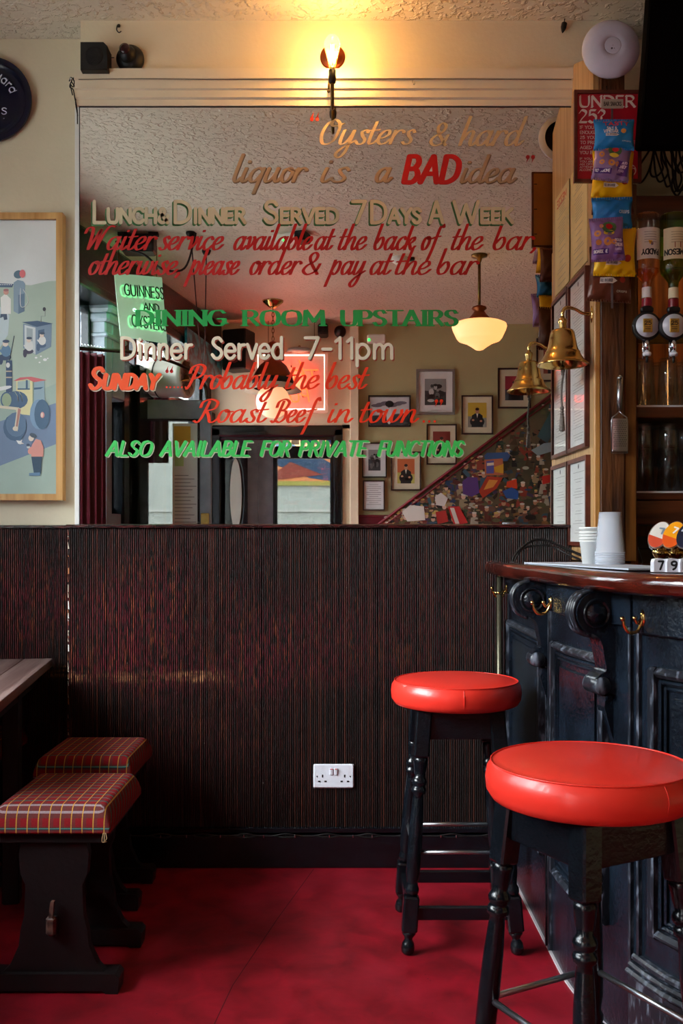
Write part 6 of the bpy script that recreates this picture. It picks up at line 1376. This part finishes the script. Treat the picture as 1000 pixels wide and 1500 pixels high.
# neon window sign: green tubing on a clear sheet
nq = [Vector(RF(168, 402, 5.9)), Vector(RF(237, 408, 6.25)), Vector(RF(245, 505, 6.25)), Vector(RF(177, 494, 5.9))]
ns = thing('green_neon_sign', 'green neon GUINNESS and OYSTERS sign on a hanging clear sheet in the window', 'neon sign', tuple(nq[0]))
def NQ(u, v, d=0):      # u 0..1 left to right, v 0..1 bottom to top as the mirror shows it
    p = nq[3].lerp(nq[2], u).lerp(nq[0].lerp(nq[1], u), v); nrm = (nq[1] - nq[0]).cross(nq[3] - nq[0]).normalized()
    return tuple(p - nq[0] + nrm * d)
m_ac = bpy.data.materials.new('glowing_acrylic'); nt, N_, L_, P_ = nodes(m_ac); P_.inputs['Base Color'].default_value = (.85, .98, .90, 1); P_.inputs['Alpha'].default_value = .55; P_.inputs['Roughness'].default_value = .1
P_.inputs['Emission Color'].default_value = (.45, .95, .60, 1); P_.inputs['Emission Strength'].default_value = .25  # sheet itself emits faint green, standing in for the tubing's light on it
MB(m_ac)._add([NQ(0, 0, 0), NQ(1, 0, 0), NQ(1, 1, 0), NQ(0, 1, 0), NQ(0, 0, .006), NQ(1, 0, .006), NQ(1, 1, .006), NQ(0, 1, .006)], [(0, 1, 2, 3), (7, 6, 5, 4), (0, 4, 5, 1), (1, 5, 6, 2), (2, 6, 7, 3), (3, 7, 4, 0)]).build('clear_sheet', None, ns)
M_NG = mat('green_neon', '50E070', .3, emit='60FF90', es=3.5); M_NB = mat('neon_blackout', '103018', .4)
b = MB(M_NG); b2 = MB(M_NB)
for s, x0, x1, y, h in (('GUINNESS', .12, .98, .66, .17), ('AND', .50, .84, .46, .11), ('OYSTERS', .22, .98, .18, .18)):
    for kind, p in strokes(s, CAP, x0, x1, y, h):
        b.tube([NQ(q.x, q.y, -.012) for q in p], .0050, 5); b2.tube([NQ(q.x, q.y, .022) for q in p], .0046, 5)
b.build('lit_tubing', None, ns); b2.build('blacked_tubing', None, ns)
for u in (.1, .9): MB(M_BRASSD).tube([NQ(u, .98), tuple(Vector((NQ(u, 1)[0], NQ(u, 1)[1], CEIL - nq[0].z)))], .003, 5).build('hanging_wire', None, ns)
point('neon_glow', tuple(nq[0] + Vector(NQ(.5, .5, -.06))), .2, (.2, 1, .4), .01)
# neon on the back wall
nf = RF(378, 600, 8.3); nt1 = RF(475, 521, 8.3); nw, nh = nt1.x - nf.x, nt1.z - nf.z
rs = thing('red_neon_sign', 'red script neon sign in a white lit rectangular border', 'neon sign', (nf.x + nw / 2, nf.y, nf.z + nh / 2), pi)
m_pk = bpy.data.materials.new('clear_back_sheet'); nt, N_, L_, P_ = nodes(m_pk); P_.inputs['Base Color'].default_value = (.9, .6, .52, 1); P_.inputs['Alpha'].default_value = .55; P_.inputs['Roughness'].default_value = .15
MB(m_pk).box(-nw / 2 - .03, .05, -nh / 2 - .03, nw / 2 + .03, .056, nh / 2 + .03).build('back_sheet', None, rs)
MB(mat('white_neon', 'FFFFF0', .3, emit='FFF4DC', es=2.2)).tube([(-nw / 2, 0, -nh / 2), (nw / 2, 0, -nh / 2), (nw / 2, 0, nh / 2), (-nw / 2, 0, nh / 2)], .0085, 6, closed=True).build('border_tube', None, rs)
b = MB(mat('red_neon', 'FF4020', .3, emit='FF3818', es=7))
for s, fnt, x0, x1, y, h in (('The', SCR, -.24, .16, .02, .085), ('PUB', CAP, -.16, .10, -.17, .11)):
    for kind, p in strokes(s, fnt, x0, x1, y, h, .2): b.tube([(q.x, 0, q.y) for q in p], .0065, 6)
b.build('red_tubing', None, rs)
for x, z in ((-.2, .1), (.0, .14), (.1, -.05), (-.1, -.12)): MB(M_MATT).tube([(x, .05, z), (x, .0, z)], .006, 6).build('tube_support', None, rs)
point('red_glow', (nf.x + nw / 2, nf.y - .02, nf.z + nh / 2), 7.0, (1, .16, .08), .01)
for x in (-.2, .2): MB(M_BRASSD).tube([(x, .04, nh / 2), (x, .04, CEIL - nf.z - nh / 2)], .003, 5).build('hanging_chain', None, rs)
dc = thing('shelf_ornament', 'small pale ornament on top of the red neon sign', 'ornament', (nf.x + nw * .62, nf.y - .06, nf.z + nh + .03)); MB(mat('pale_ornament', 'A8A8A0', .5)).lathe([(.03, 0), (.12, .01), (.10, .035), (.03, .05)], 16).build('dish', None, dc); MB(M_BRASS).sphere((0, 0, .055), .012, 8).build('knob', None, dc)
# porch side door leaf, curtain rail, curtain, fan, teal board
pdZ = 6.95; A_ = RF(206, 588, pdZ)
dl = thing('glazed_door', 'blue black glazed door leaf standing open into the room', 'door', (A_.x, A_.y, 0), R(-3))
w = .515
b = MB(M_GREY)
for a in ((0, 0, .045, 2.20), (w - .085, 0, w, 2.20), (0, 2.06, w, 2.20), (0, 0, w, .65)): b.box(a[0], -.022, a[1], a[2], .022, a[3], .006)
b.build('door_leaf', None, dl)
frame_(MB(M_BLACK), .045, .65, w - .085, 2.06, .014, .05, .025).build('glazing_bead', None, dl)
MB(M_PANE2).box(.05, -.004, .66, w - .09, .004, 2.05).build('pane', None, dl)
MB(M_BRASS).box(w - .075, .022, 1.12, w - .015, .030, 1.38, .002).build('push_plate', None, dl)
mn = MB(M_PAPER); mn.box(.235, .006, 1.20, w - .095, .010, 2.03); mn.m = flat('E0B040'); mn.box(.245, .011, 1.86, w - .15, .012, 2.01); mn.m = flat('B8D890'); mn.box(.25, .0112, 1.72, w - .2, .012, 1.86); mn.m = flat('9A9A9A')
for i in range(16): mn.box(.25, .0112, 1.26 + i * .026, .25 + .10 * (1 + (i * 7 % 5) / 7), .0118, 1.266 + i * .026)
mn.build('menu_poster', None, dl)
rl = thing('curtain_rail', 'curved brown curtain rail around the street window', 'curtain rail', (0, 0, 0))
MB(mat('bronze_rail', '3A2A22', .35, .6)).tube([RF(60, 508, 5.5), RF(110, 511, 5.7), RF(155, 514, 5.9), RF(200, 518, 6.2), RF(250, 530, 6.6), RF(285, 547, 6.85), RF(300, 565, 6.9), RF(304, 584, 6.9)], .012, 8, curve=True).build('rail', None, rl)
MB(M_BRASS).tube([RF(205, 564, 6.9), RF(245, 562, 6.9), RF(285, 556, 6.85)], .007, 8).build('inner_rail', None, rl)
def curtain(name, label, xa, ya, xb, yb, z0, z1, folds, amp):
    t = thing(name, label, 'curtain', (xa, ya, z1)); dx, dy = xb - xa, yb - ya; L_ = sqrt(dx * dx + dy * dy); nx, ny = -dy / L_, dx / L_
    b = MB(M_CURT)
    def f(u, v):
        q = amp * sin(u * folds * 2 * pi + .6 * sin(v * 3)) * (.6 + .4 * v) + amp * .3 * sin(u * folds * 5.1)
        return (dx * u + nx * q, dy * u + ny * q, -(z1 - z0) * v)
    b.grid(f, folds * 14, 12); b.build('drape', None, t)
    for i in range(folds * 2): MB(M_CHROME).tube([(dx * (i + .5) / folds / 2 + .014 * cos(a) * nx, dy * (i + .5) / folds / 2 + .014 * cos(a) * ny, .03 + .018 * sin(a)) for a in [2 * pi * k / 10 for k in range(10)]], .0018, 4, closed=True).build('curtain_ring', None, t)
ca, cb_ = RF(90, 0, 5.72), RF(156, 0, 5.92)
curtain('curtain', 'long claret velvet curtain drawn beside the street window', ca.x, ca.y, cb_.x, cb_.y, .1, RF(0, 518, 5.85).z, 7, .03)
ca, cb_ = RF(212, 0, 6.98), RF(246, 0, 6.98)
curtain('short_curtain', 'short claret curtain bunched on the inner rail above the glazed door', ca.x, ca.y - .06, cb_.x, cb_.y - .06, 1.75, RF(0, 568, 6.98).z, 3, .02)
fz = 7.0; fc = RF(258, 557, fz); fan = thing('extractor_fan', 'white drum fan with brown blades in the window over the door', 'fan', (fc.x, fc.y + .06, fc.z), rot=(0, R(90), R(14)))
MB(M_WPAINT).lathe([(.10, -.20), (.13, -.17), (.138, -.10), (.138, .06), (.146, .07), (.146, .10), (.135, .11), (.128, .05), (.128, -.1), (.001, -.12)], 40, caps=False).build('drum_housing', None, fan)
MB(M_MATT).lathe([(.139, -.115), (.141, -.112), (.139, -.105)], 40, caps=False).build('drum_band', None, fan)
for k in range(10):
    a = 2 * pi * k / 10; b = MB(mat('brown_blade', '7A5240', .4)); b._add([(.02 * cos(a), .02 * sin(a), .085), (.125 * cos(a - .12), .125 * sin(a - .12), .085), (.125 * cos(a + .35), .125 * sin(a + .35), .105), (.02 * cos(a + .5), .02 * sin(a + .5), .095)], [(0, 1, 2, 3)]); b.build('blade', None, fan)
MB(M_BRASSD).sphere((0, 0, .09), .028, 12).build('hub', None, fan)
MB(M_WPAINT).tube([(-.12, 0, -.05), (-.20, 0, -.08)], .012, 6).build('mounting_stem', None, fan)
tl = thing('teal_board', 'peeling teal painted board above the door transom', 'board', tuple(FW(4.1, .15, 2.52)))
MB(mat('peeling_teal', '123C48', .5, col2='2A9AB0', vs=14, c0=.42, c1=.6))._add([tuple(Vector(FW(4.1 + s, .15 + n, 2.52 + z)) - Vector(FW(4.1, .15, 2.52))) for n in (0, .02) for s, z in ((0, 0), (.85, .0), (.85, .26), (0, .30))], [(0, 1, 2, 3), (7, 6, 5, 4), (0, 4, 5, 1), (1, 5, 6, 2), (2, 6, 7, 3), (3, 7, 4, 0)]).build('panel', None, tl)
# old bracket and cables on the ceiling
br = thing('ceiling_bracket', 'old brown metal bracket under the ceiling near the window', 'bracket', (RF(205, 352, 5.95).x, RF(205, 352, 5.95).y, CEIL))
MB(M_DARKW).box(-.10, -.06, -.13, .10, .06, -.02, .01).box(-.13, -.02, -.02, -.07, .02, 0).box(.06, -.02, -.02, .12, .02, 0).build('bracket_body', None, br)
MB(M_DARKW).tube([(-.14, .02, -.06), (-.05, .06, -.12), (.05, .07, -.16), (.16, .05, -.24), (.28, 0, -.22), (.34, 0, -.05), (.35, 0, 0)], .007, 6, curve=True).build('cable', None, br)
ch = thing('hanging_chains', 'two thin chains hanging down from ceiling hooks', 'chain', (0, 0, CEIL))
for (a, c) in (((280, 342), (296, 545)), ((303, 368), (300, 548))):
    p = RF(a[0], a[1], 1.9 * 1400 / (790 - a[1])); q = RF(c[0], c[1], 7.0)
    MB(M_MATT).tube([(p.x, p.y, 0), (q.x, q.y, q.z - CEIL)], .004, 5).lathe([(.02, -.03), (.03, -.01), (.03, 0)], 10, Matrix.Translation((p.x, p.y, 0))).build('chain', None, ch)
